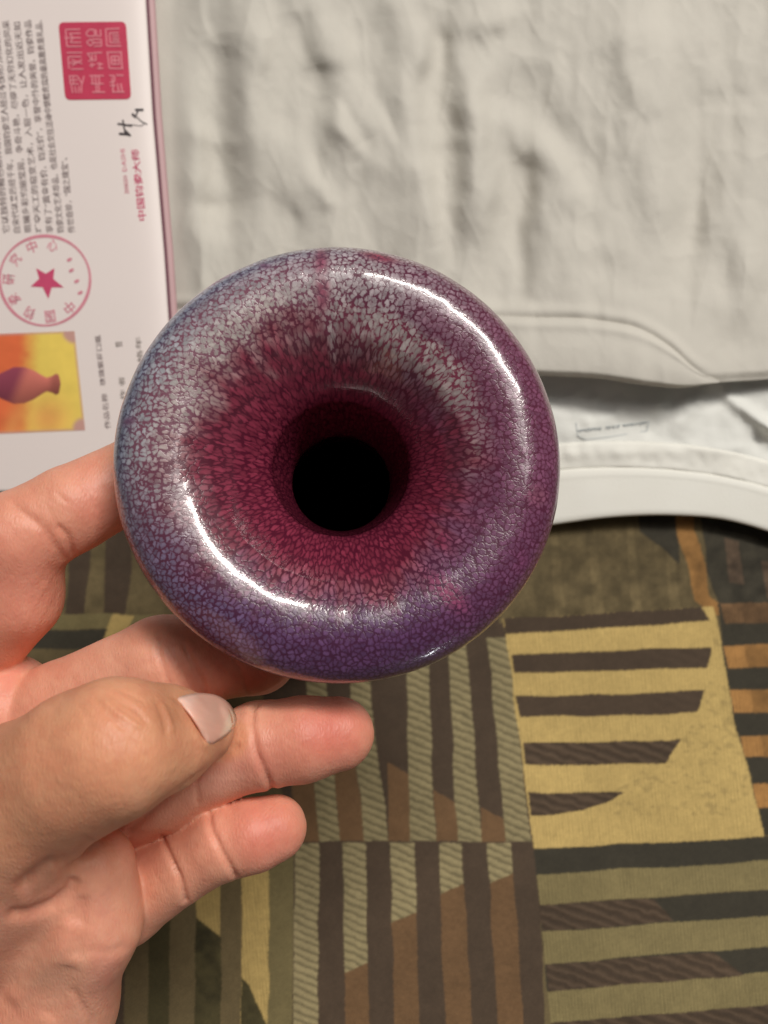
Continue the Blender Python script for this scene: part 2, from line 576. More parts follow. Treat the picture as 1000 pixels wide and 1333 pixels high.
def z_front(px, py, t):
    lift = 9.5 * sstep(300, 500, py) * sstep(560, 720, px) * (1 - .6 * sstep(880, 990, px))
    z = 7 - 5.5 * sstep(268, 222, px) + shirt_relief(px, py) * (.25 + .75 * sstep(222, 268, px)) * (1 - .45 * sstep(380, 440, py)) + lift
    d = py - S_front(px)
    near = (1 - sstep(900, 945, px))
    z += near * (1.0 * np.exp(-((d + 9) / 8) ** 2) - .4 * np.exp(-((d - 2) / 5) ** 2))
    z -= 2.0 * sstep(.985, 1., t)
    return z


sheet('front_panel', lambda x: np.full_like(x, -420.), E_front, 150, 1480, 620, 430, z_front, M_CLOTH, shirt)


def z_fcol(px, py, t):
    w = 1 - sstep(880, 938, px)
    return z_front(px, py, t * .9) + w * (1.3 * np.sin(np.pi * np.clip(t * .95 + .03, 0, 1)) ** .6 + .9 * np.exp(-((t - .12) / .1) ** 2)) - .6 * (1 - w) - 1.6 * sstep(.9, 1, t)


sheet('front_collar', S_front, E_front, 420, 936, 260, 40, z_fcol, M_RIB if False else M_CLOTH, shirt)


def z_back(px, py, t):
    z = 2.0 + .9 * fbm(px / 80, py / 55, 3, 71) + .4 * fbm(px / 22, py / 26, 2, 72)
    for x0, y0, x1, y1, w, h in ((770, 548, 860, 528, 12, 1.1), (850, 560, 880, 520, 10, -1.2), (880, 560, 910, 515, 12, 1.2),
                                 (905, 515, 950, 520, 12, -1.6), (950, 520, 1002, 556, 9, 2.6), (1000, 556, 1080, 640, 10, 2.2), (965, 560, 1005, 590, 14, -1.2),
                                 (740, 590, 960, 585, 9, .7)):
        d, tt, s = seg_dist(px, py, x0, y0, x1, y1)
        z += h * np.exp(-(d / w) ** 2)
    return z


sheet('back_panel', lambda x: np.full_like(x, 410.), lambda x: S_back(x) + 4, 420, 1290, 420, 110, z_back, M_INNER, shirt)


def z_bcol(px, py, t):
    z = 3.4 + .5 * fbm(px / 120, py / 90, 2, 73)
    prof = np.clip(np.minimum(t, 1 - t) / .14, 0, 1)
    z += 1.3 * np.sqrt(1 - (1 - prof) ** 2) - 1.2
    z += .10 * np.exp(-((t - .16) / .04) ** 2)
    return z


sheet('back_collar', S_back, E_back, 420, 1290, 420, 60, z_bcol, M_RIB, shirt, .0012)


def z_tape(px, py, t):
    prof = np.clip(np.minimum(t, 1 - t) / .15, 0, 1)
    return z_back(px, py, t) + .9 * np.sqrt(1 - (1 - prof) ** 2) + .12 * np.sin(px / 3.1) * np.exp(-((t - .5) / .2) ** 2)


sheet('neck_tape', lambda x: S_back(x) - 34, lambda x: S_back(x) + 2, 420, 1290, 420, 16, z_tape, M_RIB, shirt)

# faint size print inside the neck
bmat, nt, b = new_mat('faded_blue_print')
b.inputs['Base Color'].default_value = s2l(206, 211, 211) + (1,)
b.inputs['Roughness'].default_value = .9
gmat, nt, b = new_mat('grey_print')
b.inputs['Base Color'].default_value = s2l(170, 177, 181) + (1,)
b.inputs['Roughness'].default_value = .9


def decal(name, polys, zfun, mat, parent, zoff):
    """flat print laid on a surface: list of pixel polygons"""
    bm = bmesh.new()
    for pts in polys:
        vs = []
        for (x, y) in pts:
            z = float(zfun(np.array([float(x)]), np.array([float(y)]))[0]) + zoff
            vs.append(bm.verts.new(Vector(P(x, y, 300 - z)) - parent.location))
        try:
            bm.faces.new(vs)
        except ValueError:
            pass
    bmesh.ops.recalc_face_normals(bm, faces=bm.faces)
    me = bpy.data.meshes.new(name)
    bm.to_mesh(me)
    bm.free()
    for p in me.polygons:
        if p.normal.z < 0:
            p.flip()
    return link(name, me, mat, parent)


zb = lambda x, y: z_back(x, y, 0)


def stroke(pts, w):
    """thick polyline as quads (pixel space)"""
    out = []
    for (x0, y0), (x1, y1) in zip(pts[:-1], pts[1:]):
        L = math.hypot(x1 - x0, y1 - y0) or 1
        nx_, ny_ = -(y1 - y0) / L * w / 2, (x1 - x0) / L * w / 2
        out.append([(x0 + nx_, y0 + ny_), (x1 + nx_, y1 + ny_), (x1 - nx_, y1 - ny_), (x0 - nx_, y0 - ny_)])
    return out


pr = []
for k in range(34):
    x = 752 + k * 2.7
    if k in (12, 13, 21):
        continue
    y = 559 - k * .32
    pr += stroke([(x, y), (x + random.uniform(-.5, .8), y + random.uniform(2.5, 4.8))], 1.1)
    if random.random() < .6:
        pr += stroke([(x, y + random.uniform(.5, 3)), (x + 1.9, y + random.uniform(.5, 3))], 1.0)
decal('size_print', pr, zb, gmat, shirt, .35)
pr = []
fr = [(750, 550), (752, 567), (762, 572), (790, 569), (842, 561), (845, 548)]
pr += stroke(fr, 1.4)
decal('print_frame', pr, zb, bmat, shirt, .3)

# ================================================================== CERTIFICATE
cert = empty('certificate', P(60, 300, 290))
tag(cert, 'pale printed certificate page with red seals and a small vase picture, beside the shirt', 'certificate')


def edge_x(y):
    return np.interp(y, [-400, 0, 150, 330, 420, 700], [160, 190, 199, 214, 220, 238])


def page_z(px, py):
    d = edge_x(py) - px
    return 11.5 - 2.2 * np.exp(-np.maximum(d, 0) / 16.) + .5 * np.sin(px / 90.)


def page_sheet(name, off0, off1, mat, zf, n=320, thick=.0008, x_left=-620):
    py = np.linspace(-420, 640, 260)
    u = np.linspace(0, 1, n)
    PX = (x_left * (1 - u)[None] + (edge_x(py)[:, None] + off1) * u[None])
    if off0 is not None:
        PX = (edge_x(py)[:, None] + off0) * (1 - u)[None] + (edge_x(py)[:, None] + off1) * u[None]
    PY = np.repeat(py[:, None], n, 1)
    Z = zf(PX, PY)
    D = (300 - Z) / 1000
    V = np.stack([(PX - 500) / FPX * D, -(PY - 666.5) / FPX * D, H - D], -1).reshape(-1, 3) - np.array(cert.location)
    me = mesh_np(name, V, grid_faces(len(py), n)[:, ::-1])
    o = link(name, me, mat, cert)
    so = o.modifiers.new('thickness', 'SOLIDIFY')
    so.thickness = thick
    so.offset = -1
    return o


def flat_mat(name, col, rough=.6, mott=.06, scale=60, spec=.3):
    mat, nt, b = new_mat(name)
    tc = N(nt, 'ShaderNodeTexCoord')
    n2 = N(nt, 'ShaderNodeTexNoise')
    n2.inputs['Scale'].default_value = scale
    n2.inputs['Detail'].default_value = 6
    nt.links.new(tc.outputs['Object'], n2.inputs['Vector'])
    c = mix_c(nt, n2.outputs['Fac'], tuple(np.array(col) * (1 - mott)), tuple(np.array(col) * (1 + mott)))
    nt.links.new(c, b.inputs['Base Color'])
    b.inputs['Roughness'].default_value = rough
    b.inputs['Specular IOR Level'].default_value = spec
    return mat


M_PAGE = flat_mat('coated_paper', s2l(238, 227, 224), .45, .02, 25)
M_COVER = flat_mat('pink_cover_board', s2l(196, 160, 163), .5, .05)
M_LINE = flat_mat('maroon_fold_line', s2l(112, 70, 82), .6, .1)
page_sheet('page', None, 0, M_PAGE, page_z)
page_sheet('page_edge', -1.5, 3.5, M_LINE, lambda x, y: page_z(x, y) * 0 + 8.9, 4, .0004)
page_sheet('cover', -26, 12, M_COVER, lambda x, y: page_z(x, y) * 0 + 8.4 - .9 * sstep(6, 12, x - edge_x(y)), 14, .002)

M_RED = flat_mat('vermilion_ink', s2l(198, 62, 92), .6, .12, 300)
M_PINK = flat_mat('seal_stroke_paper', s2l(224, 138, 150), .6, .10, 300)
M_STAMP = flat_mat('stamp_ink', s2l(217, 140, 156), .7, .14, 350)
M_STAMPD = flat_mat('stamp_star_ink', s2l(205, 78, 116), .7, .12, 300)
M_INK = flat_mat('grey_print_ink', s2l(146, 132, 132), .7, .1, 300)
M_PEN = flat_mat('black_pen_ink', s2l(66, 58, 62), .5, .1, 300)
M_FINE = flat_mat('light_grey_ink', s2l(150, 140, 136), .7, .1, 300)

# square seal: red field with the strokes left as paper
S00, S10, S11, S01 = (76, 29), (164, 28), (171, 129), (85, 130)


def sq(u, v):
    a = [(S00[i] * (1 - u) + S10[i] * u) * (1 - v) + (S01[i] * (1 - u) + S11[i] * u) * v for i in (0, 1)]
    return tuple(a)


r_ = .06
corner = []
for cx_, cy_, a0 in ((1 - r_, r_, -90), (1 - r_, 1 - r_, 0), (r_, 1 - r_, 90), (r_, r_, 180)):
    for k in range(5):
        a = math.radians(a0 + k * 22.5)
        corner.append(sq(cx_ + r_ * math.cos(a), cy_ + r_ * math.sin(a)))
uu, vv = np.meshgrid(np.linspace(0, 1, 25), np.linspace(0, 1, 25))
rad = .07                                   # rounded corners: pull the grid corners in
cxx, cyy = np.clip(uu, rad, 1 - rad), np.clip(vv, rad, 1 - rad)
ddx, ddy = uu - cxx, vv - cyy
ln_ = np.maximum(np.hypot(ddx, ddy), 1e-9)
mx_ = np.maximum(np.abs(ddx), np.abs(ddy))
uu, vv = cxx + ddx * mx_ / ln_, cyy + ddy * mx_ / ln_
qx = (S00[0] * (1 - uu) + S10[0] * uu) * (1 - vv) + (S01[0] * (1 - uu) + S11[0] * uu) * vv
qy = (S00[1] * (1 - uu) + S10[1] * uu) * (1 - vv) + (S01[1] * (1 - uu) + S11[1] * uu) * vv
dz = (300 - page_z(qx, qy) - .15) / 1000
link('square_seal', mesh_np('square_seal', np.stack([(qx - 500) / FPX * dz, -(qy - 666.5) / FPX * dz, H - dz], -1).reshape(-1, 3) - np.array(cert.location), grid_faces(25, 25)[:, ::-1]), M_RED, cert)
GL = [  # strokes per cell in 0..1 cell space
    [[(.1, .1), (.95, .1)], [(.1, .1), (.1, .95)], [(.1, .95), (.95, .95)], [(.0, .52), (.95, .52)], [(.3, .3), (.95, .3)], [(.3, .3), (.5, .52)], [(.3, .75), (.95, .75)], [(.3, .75), (.5, .52)]],
    [[(.1, .3), (.3, .12), (.6, .12), (.6, .45), (.2, .45), (.1, .3)], [(.7, .12), (.7, .45), (.95, .45), (.95, .12)], [(.1, .75), (.3, .6), (.5, .75), (.3, .95), (.1, .75)], [(.4, .6), (.95, .6)], [(.5, .78), (.95, .78)], [(.5, .95), (.95, .95), (.95, .6)]],
    [[(.1, .1), (.9, .08)], [(.1, .1), (.1, .95), (.95, .95)], [(.3, .3), (.85, .28)], [(.3, .3), (.3, .78), (.9, .78)], [(.45, .42), (.85, .42)], [(.45, .55), (.85, .55)], [(.45, .66), (.85, .66)]],
    [[(.05, .1), (.95, .1)], [(.1, .3), (.9, .3)], [(.1, .3), (.1, .9)], [(.3, .45), (.9, .65)], [(.3, .75), (.9, .45)], [(.2, .92), (.95, .92)], [(.1, .6), (.5, .6)]],
    [[(.05, .15), (.95, .1)], [(.1, .15), (.3, .45), (.1, .55)], [(.35, .2), (.35, .5)], [(.55, .2), (.55, .5), (.3, .5)], [(.15, .75), (.5, .7)], [(.3, .6), (.3, .85)], [(.6, .65), (.95, .7)], [(.6, .9), (.95, .9)], [(.75, .6), (.75, .95)]],
    [[(.05, .1), (.95, .1)], [(.1, .1), (.15, .9)], [(.9, .1), (.9, .9)], [(.15, .9), (.95, .92)], [(.3, .3), (.75, .3), (.75, .7), (.3, .7), (.3, .3)], [(.5, .3), (.5, .7)], [(.3, .5), (.75, .5)]],
    [[(.05, .1), (.55, .1), (.8, .5)], [(.1, .1), (.1, .5), (.6, .5)], [(.3, .1), (.3, .5)], [(.15, .55), (.2, .95)], [(.35, .6), (.4, .95)], [(.6, .6), (.55, .95)], [(.95, .1), (.75, .6), (.7, .95)], [(.1, .3), (.55, .3)]],
    [[(.1, .1), (.95, .1)], [(.15, .5), (.9, .5)], [(.25, .1), (.25, .5)], [(.45, .1), (.45, .5)], [(.65, .1), (.65, .5)], [(.45, .5), (.45, .95)], [(.6, .5), (.6, .95)], [(.2, .92), (.95, .92)]],
    [[(.1, .1), (.4, .1), (.4, .4), (.1, .45)], [(.25, .2), (.3, .55), (.25, .9)], [(.5, .08), (.95, .1)], [(.2, .92), (.95, .92)], [(.55, .5), (.6, .9)], [(.75, .5), (.8, .9)], [(.1, .6), (.45, .6)]],
]
pol = []
for k, g in enumerate(GL):
    cx_, cy_ = k % 3, k // 3
    for st in g:
        pp = [sq(.055 + (cx_ + .06 + .86 * a) * .297, .05 + (cy_ + .06 + .86 * b_) * .30) for a, b_ in st]
        pol += stroke(pp, 1.8)
decal('seal_characters', pol, page_z, M_PINK, cert, .32)

# round stamp
SC = (58.5, 365.0)
R_OUT = 60.0
ring = []
for k in range(72):
    a0, a1 = 2 * math.pi * k / 72, 2 * math.pi * (k + 1) / 72
    q_ = lambda r, a: (SC[0] + r * 1.01 * math.cos(a), SC[1] + r * math.sin(a))
    w0 = 3.4 + .8 * math.sin(3 * a0)
    w1 = 3.4 + .8 * math.sin(3 * a1)
    ring.append([q_(R_OUT, a0), q_(R_OUT, a1), q_(R_OUT - w1, a1), q_(R_OUT - w0, a0)])
decal('round_stamp', ring, page_z, M_STAMP, cert, .12)
tips = [(40, 373), (47, 349), (71, 349), (83, 374), (63, 389)]
star = []
for k in range(5):
    star.append(tips[k])
    a, b_ = tips[k], tips[(k + 1) % 5]
    mx, my = (a[0] + b_[0]) / 2, (a[1] + b_[1]) / 2
    star.append((SC[0] + 2 + (mx - SC[0] - 2) * .55, SC[1] + (my - SC[1]) * .55))
cen = (60, 366)
decal('stamp_star', [[cen, star[i], star[(i + 1) % 10]] for i in range(10)], page_z, M_STAMPD, cert, .12)
dots = []
for x, y in ((90.5, 338), (93, 352), (100, 366), (104.5, 381)):
    dots.append([(x + 3.6 * math.cos(a), y + 2.4 * math.sin(a) - 1.2 * math.cos(a)) for a in np.linspace(0, 2 * math.pi, 9)[:-1]])
decal('stamp_number', dots, page_z, M_STAMP, cert, .12)


_txt = {}


def text_mesh(s):
    if s in _txt:
        return _txt[s]
    c = bpy.data.curves.new('t', 'FONT')
    c.body = s
    c.size = 1
    c.resolution_u = 1
    c.offset = .012
    o = bpy.data.objects.new('t', c)
    COL.objects.link(o)
    dg = bpy.context.evaluated_depsgraph_get()
    dg.update()
    me = bpy.data.meshes.new_from_object(o.evaluated_get(dg))
    bpy.data.objects.remove(o)
    V = np.empty(len(me.vertices) * 3, np.float32)
    me.vertices.foreach_get('co', V)
    V = V.reshape(-1, 3)
    _txt[s] = (me, V)
    return _txt[s]


def place_text(name, s, base, ang, length, mat, parent=cert, height=None, zoff=.12, center=False):
    """s starts at pixel base, runs along image angle ang (deg, 90 = up the picture) for length px"""
    me, V = text_mesh(s)
    me = me.copy()
    x0, x1 = V[:, 0].min(), V[:, 0].max()
    y0, y1 = V[:, 1].min(), V[:, 1].max()
    sc = length / (x1 - x0)
    sy = sc if height is None else height / (y1 - y0)
    a = math.radians(ang)
    lx = (V[:, 0] - x0) * sc - (length / 2 if center else 0)
    ly = (V[:, 1] - (y0 + y1) / 2) * sy
    px = base[0] + lx * math.cos(a) - ly * math.sin(a)
    py = base[1] - (lx * math.sin(a) + ly * math.cos(a))
    z = page_z(px, py) + zoff
    D = (300 - z) / 1000
    W = np.stack([(px - 500) / FPX * D, -(py - 666.5) / FPX * D, H - D], -1) - np.array(parent.location)
    me.vertices.foreach_set('co', np.ascontiguousarray(W, np.float32).ravel())
    me.update()
    me.materials.clear()
    return link(name, me, mat, parent)


LINES = ['传世奇珍，“国之瑰宝”。', '钧瓷文化艺术珍品，也是社会交往活动中馈赠贵宾的最高雅贵重礼品、',
         '享有了“黄金有价，钧无价”，享誉中外的美誉。钧瓷作品', '巧夺天工的窑变艺术，入窑一色，让人发出近无如',
         '斑斓多彩绚丽莹润，争奇斗艳，尽得了无穷幻化的风采', '自宋代以来历经千年，我国钧瓷艺人经过不懈努力的探索钻研',
         '它以独特的釉色和神奇的窑变闻名于世界的陶瓷之林']
for k, s in enumerate(LINES):
    xb = 93.5 - 14.2 * k
    n = 98 if k == 0 else (278 if k != 3 else 276)
    place_text('text_line', s, (xb, 303), 96, n, M_INK, height=10.2)
for k, ch in enumerate('中国钧瓷研究中心'):
    a = math.radians(-48 - 33.5 * k)          # image-plane angle, y down
    r = 47.0
    x, y = SC[0] + r * math.cos(a), SC[1] - r * math.sin(a)
    # glyph top points outwards; characters run clockwise
    place_text('stamp_character', ch, (x, y), math.degrees(a) - 90, 13.5, M_STAMP, center=True, height=16)
place_text('maker_line', '中国钧瓷大师', (185.5, 287), 96, 93, M_STAMPD, height=11)
place_text('maker_line', 'ZHONGGUO', (165.5, 252), 96, 24, M_STAMP, height=6)
place_text('maker_line', 'DASHI', (162.5, 223), 96, 29, M_STAMP, height=6)
place_text('caption', '作品名称', (140.5, 558), 96, 46, M_INK, height=8)
place_text('caption', '玫瑰紫荷口瓶', (134, 502), 96, 66, M_INK, height=8)
place_text('caption', '作 者', (161, 520), 96, 30, M_FINE, height=8)
place_text('caption', '签', (155, 452), 96, 8, M_FINE, height=9)
place_text('caption', '规格年', (185, 490), 96, 52, M_FINE, height=8)
pen = stroke([(153, 161), (172, 164)], 2.6) + stroke([(160, 156), (163, 173)], 2.2) + stroke([(155, 174), (168, 175)], 3.2) + stroke([(163, 170), (170, 177)], 3)
pen += stroke([(172, 148), (177, 153)], 3) + stroke([(176, 143), (187, 143)], 3.4) + stroke([(180, 144), (176, 152), (173, 150)], 2) + stroke([(178, 152), (184, 158), (192, 162)], 1.4) + stroke([(168, 162), (184, 164), (188, 161)], 1)
decal('signature', pen, page_z, M_PEN, cert, .14)

# small printed picture of a vase
n1, n2 = 170, 140
u, v = np.meshgrid(np.linspace(0, 1, n1), np.linspace(0, 1, n2))
A, B, C_, D_ = np.array((-70, 437)), np.array((97, 431)), np.array((111, 560)), np.array((-58, 567))
pxy = (A * (1 - u[..., None]) + B * u[..., None]) * (1 - v[..., None]) + (D_ * (1 - u[..., None]) + C_ * u[..., None]) * v[..., None]
fx, fy = pxy[..., 0], pxy[..., 1]
orange, yellow, peach = np.array(s2l(233, 116, 72)), np.array(s2l(243, 214, 104)), np.array(s2l(240, 166, 96))
nb = fbm(fx / 22, fy / 22, 3, 81)
w1 = sstep(20, 52, fx + 4 * nb - 4 * np.sin(fy / 30))[..., None]
img = orange * (1 - w1) + yellow * w1
w2 = (np.exp(-((fx - 62) / 26) ** 2 - ((fy - 545) / 26) ** 2) * .8)[..., None]
img = img * (1 - w2) + peach * w2
w2 = (np.exp(-((fx - 15 - (560 - fy) * .3) / 12) ** 2) * sstep(500, 560, fy) * .7)[..., None]
img = img * (1 - w2) + peach * w2
img = img * (1 + .06 * nb[..., None])
# vase silhouette, neck to the right
cxv = 501.5 - (fx - 30) * .03
hw = np.interp(fx, [-40, -28, -18, 0, 18, 32, 44, 56, 61, 68, 73, 77, 79, 84], [10, 12, 9, 16, 24, 23.5, 19, 11.5, 9, 11, 14, 12, 0, -6])
dv = hw - np.abs(fy - cxv)
wv_ = sstep(-1.2, 1.2, dv)[..., None]
rt = np.clip((fy - cxv) / np.maximum(hw, 1), -1, 1)
body = np.array(s2l(196, 112, 100)) * (1 - .42 * rt)[..., None]
dkz = sstep(34, 14, fx + 10 * rt)[..., None]
body = body * (1 - dkz) + np.array(s2l(140, 66, 84)) * (1 - .3 * rt)[..., None] * dkz
nk = sstep(60, 72, fx)[..., None]
body = body * (1 - .35 * nk)
img = img * (1 - wv_) + body * wv_
ed = np.minimum.reduce([u * 130, (1 - u) * 167, v * 128, (1 - v) * 128])
cornerd = np.hypot((1 - u) * 167, np.minimum(v, 1 - v) * 128)
wc = np.maximum(sstep(20, 12, cornerd), .6 * sstep(4, 1.5, ed))[..., None]
img = img * (1 - wc) + np.array(s2l(206, 160, 150)) * wc
z = page_z(fx, fy) + .12
D = (300 - z) / 1000
V = np.stack([(fx - 500) / FPX * D, -(fy - 666.5) / FPX * D, H - D], -1).reshape(-1, 3) - np.array(cert.location)
me = mesh_np('printed_picture', V, grid_faces(n2, n1)[:, ::-1])
add_col(me, 'print', img.reshape(-1, 3))
mat, nt, b = new_mat('glossy_photo_print')
at = N(nt, 'ShaderNodeAttribute', attribute_name='print')
nt.links.new(at.outputs['Color'], b.inputs['Base Color'])
b.inputs['Roughness'].default_value = .4
link('printed_picture', me, mat, cert)

# ================================================================== VASE
prof = [(.01, -129.5), (12, -129.5), (19, -131), (22.5, -132), (30, -122), (34, -109), (33, -96), (27, -83), (20.5, -73), (17.4, -64), (16.8, -52), (16.8, -38), (19, -28), (26, -21),
        (35.5, -17), (42.5, -13.6), (46.0, -10.0), (46.7, -7.4), (46.0, -4.8), (43.8, -2.3), (40.6, -.6), (38.6, -.06), (37, 0), (35, -.2), (33, -.6), (32, -.92), (31, -1.33),
        (30, -1.84), (28.4, -2.8), (27.2, -3.56), (26.5, -4.02), (26.1, -4.36), (25.5, -4.95), (22, -8.5), (19, -12.1), (17, -14.9), (15.6, -17.7), (15.1, -20.4), (14.3, -25),
        (13.1, -32), (12.4, -37), (12.3, -39), (12.8, -44), (14.2, -58), (17.5, -68), (24, -81), (30, -95), (31, -108), (27, -120), (15, -126), (.01, -127)]
prof = np.array(prof, float)
# Catmull-Rom resampling
pts = []
for i in range(len(prof) - 1):
    p0 = prof[max(i - 1, 0)]
    p1, p2 = prof[i], prof[i + 1]
    p3 = prof[min(i + 2, len(prof) - 1)]
    k = max(2, int(np.hypot(*(p2 - p1)) / (.5 if 14 < i < 38 else 2.0)))
    for t in np.arange(k) / k:
        pts.append(.5 * ((2 * p1) + (-p0 + p2) * t + (2 * p0 - 5 * p1 + 4 * p2 - p3) * t * t + (-p0 + 3 * p1 - 3 * p2 + p3) * t ** 3))
pts.append(prof[-1])
pr_ = np.array(pts)
NS = 400
th = np.linspace(0, 2 * np.pi, NS, endpoint=False)
R = np.repeat(pr_[:, 0][:, None], NS, 1)
Zp = np.repeat(pr_[:, 1][:, None], NS, 1)
TH = np.repeat(th[None], len(pr_), 0)
s_arc = np.concatenate([[0], np.cumsum(np.hypot(*np.diff(pr_, axis=0).T))])
i_crest = int(np.argmin(np.abs(pr_[:, 0] - 37) + np.abs(pr_[:, 1]) * 3))
sc_ = s_arc - s_arc[i_crest]            # >0 towards the throat, <0 outwards
# hand-thrown unevenness
wob = .25 * np.cos(2 * TH + .6) + .12 * np.cos(3 * TH + 2)
Rw = R + wob * sstep(8, 40, R) * .8
VX, VY = Rw * np.cos(TH), Rw * np.sin(TH)
glz = vnoise(VX / 2.2 + 50, VY / 2.2 + Zp / 2.2, 91) * .05 + vnoise(VX / 7 + 20, VY / 7 + Zp / 7, 92) * .12
Zw = Zp + glz * sstep(10, 30, R)
V = np.stack([VX, VY, Zw], -1).reshape(-1, 3) / 1000
me = mesh_np('vase', V, grid_faces(len(pr_), NS, True))
# warped polar glaze coordinates: cells are drawn out downwards in the funnel
f_ = np.empty(len(pr_))
for i in range(len(pr_)):
    r, s = pr_[i, 0], sc_[i]
    if s <= 0:
        f_[i] = 38 - s * 1.0
    elif s < 9:
        f_[i] = 38 - s * .85
    else:
        f_[i] = 38 - 7.65 - (s - 9) * .42
FF = np.repeat(f_[:, None], NS, 1)
add_vec(me, 'glaze_uv', np.stack([FF * np.cos(TH), FF * np.sin(TH), 0 * FF], -1).reshape(-1, 3))
# pigment zones, plus painted shade below the neck (a = degrees, counter-clockwise from image right; s = mm from the crest)
ax = VX / 46.7
ay = VY / 46.7
a = np.degrees(TH)
S = np.repeat(sc_[:, None], NS, 1)
n1_ = fbm(VX / 9 + 31, VY / 9 + Zp / 9 + 7, 4, 101)
n2_ = fbm(VX / 3.5 + 11, VY / 3.5 + Zp / 3.5 + 3, 3, 102)


def arc(c, w):
    d = (a - c + 180) % 360 - 180
    return np.exp(-(d / w) ** 2)


L = lambda *c: np.array(s2l(*c))
crim, mauve, viol, grey, beige, bluec, white = L(134, 50, 72), L(122, 72, 100), L(98, 64, 106), L(162, 165, 174), L(178, 170, 164), L(124, 134, 160), L(186, 178, 176)
col = np.empty(R.shape + (3,))
col[:] = mauve


def mixin(w, c):
    global col
    w = np.clip(w, 0, 1)[..., None]
    col = col * (1 - w) + c * w


w_bot = np.clip(arc(262, 58) * 1.3, 0, 1)
mixin(w_bot, viol)
w_lb = np.clip(arc(222, 26) * 1.1, 0, 1) * sstep(4, -3, S)
mixin(w_lb * .75, L(112, 102, 142))
w_ul = np.clip(arc(148, 44) * 1.7, 0, 1)
mixin(w_ul * (.95 + .2 * n1_), grey)
w_top = np.clip(arc(88, 32) * 1.25, 0, 1)
mixin(w_top * (.8 + .3 * n1_), L(168, 158, 164))
mixin(w_ul * sstep(-4, 3, S) * .85, beige)
mixin(w_ul * sstep(-4.5, -8.5, S) * .85, bluec)
# frosted patch inside the upper right
w_fr = np.clip(arc(52, 36) * 1.5, 0, 1) * sstep(3.5, 8, S + 1.5 * n1_) * sstep(15.5, 11.5, S + 2 * n1_)
mixin(w_fr * .85, white)
w_fr2 = np.clip(arc(5, 10) * 1.2, 0, 1) * sstep(8, 11, S + n1_) * sstep(14.0, 11.5, S + 1.5 * n1_)
mixin(w_fr2 * .8, white)
# crimson funnel
s0 = 11.5 - 5.5 * arc(190, 55) - 2.5 * arc(140, 40) - 4.5 * arc(265, 50) + 6.5 * arc(50, 36) - 1.0 * arc(330, 30)
streak = vnoise(VX / np.maximum(R, 5) * 13 + 40, VY / np.maximum(R, 5) * 13 + 40, 103) + .6 * vnoise(VX / np.maximum(R, 5) * 29 + 80, VY / np.maximum(R, 5) * 29 + 80, 104)
w_cr = sstep(-7.0, 7.0, S - s0 + 3.0 * n1_ + 1.5 * n2_ + 3.0 * streak)
mixin(w_cr, crim)
w_st = np.clip(arc(275, 45) * 1.3, 0, 1) * sstep(4, 7, S) * sstep(17, 10, S + 3 * n1_)
mixin(w_st * .22, L(205, 150, 160))
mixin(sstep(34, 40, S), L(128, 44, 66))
mixin(sstep(50, 56, S), L(14, 8, 9))  # shade of the hollow inside, painted in as near-black
# iron spots and runs

def spot(px, py, rx, ry, c, w=1., rot=0.):
    u_, v_ = (px - 443) / 288., -(py - 602) / 288.
    dx, dy = (ax - u_) * 288, (ay - v_) * 288
    cr, sr = math.cos(rot), math.sin(rot)
    q2 = ((dx * cr + dy * sr) / rx) ** 2 + ((-dx * sr + dy * cr) / ry) ** 2
    m_ = np.exp(-q2 ** 1.6) * w * (S < 12) * (S > -16)
    mixin(m_, c)
    return m_


lw = np.full(R.shape, .068)
lw += .022 * n1_ - .045 * w_ul - .03 * w_top + .02 * w_bot + .045 * np.clip(arc(190, 22) * 1.2, 0, 1) * sstep(-9, -2, S)
lw -= .03 * w_fr
lw += .05 * np.exp(-((S - s0 + 3.2 * n1_ + 1) / 3.5) ** 2) * (w_ul + w_top)
fill_spot = np.zeros(R.shape)
for args in ((345, 356, 9, 5, L(116, 70, 104), .9, -.5), (180, 563, 12, 6, L(112, 66, 100), .9, .1), (493, 340, 26, 9, L(140, 52, 78), .95, -.25), (418, 352, 9, 30, L(138, 66, 92), .9, .05),
             (420, 395, 10, 26, L(138, 58, 86), .9, .0), (690, 655, 16, 14, L(150, 90, 110), .6, 0), (672, 738, 12, 14, L(120, 62, 100), .7, 0), (575, 775, 14, 34, L(150, 66, 100), .8, .75),
             (560, 700, 12, 30, L(140, 46, 80), .8, .8), (510, 580, 30, 30, L(120, 30, 60), .5, 0)):
    fill_spot = np.maximum(fill_spot, spot(*args))
lw = np.where(fill_spot > .3, lw - .09 * fill_spot, lw)
line = np.empty_like(col)
line[:] = L(88, 32, 58)
lc = lambda w, c: line * (1 - np.clip(w, 0, 1)[..., None]) + c * np.clip(w, 0, 1)[..., None]
line = lc(w_bot * .8, L(66, 30, 64))
line = lc(w_ul, L(122, 76, 94))
line = lc(w_ul * sstep(-3, -8, S), L(78, 72, 98))
line = lc(w_cr, L(84, 22, 44))
line = lc(w_fr * .6, L(150, 70, 92))
line = lc(sstep(56, 64, S), L(10, 6, 7))  # cell lines take the same painted-in shade below the neck
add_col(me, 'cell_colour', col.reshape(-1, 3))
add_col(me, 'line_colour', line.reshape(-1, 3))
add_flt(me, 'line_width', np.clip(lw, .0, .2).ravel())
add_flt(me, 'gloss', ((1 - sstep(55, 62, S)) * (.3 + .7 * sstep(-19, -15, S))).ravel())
add_flt(me, 'breaks', np.clip(w_ul * .8 + w_top * .5 + w_fr * .9 + .25, 0, 1).ravel())

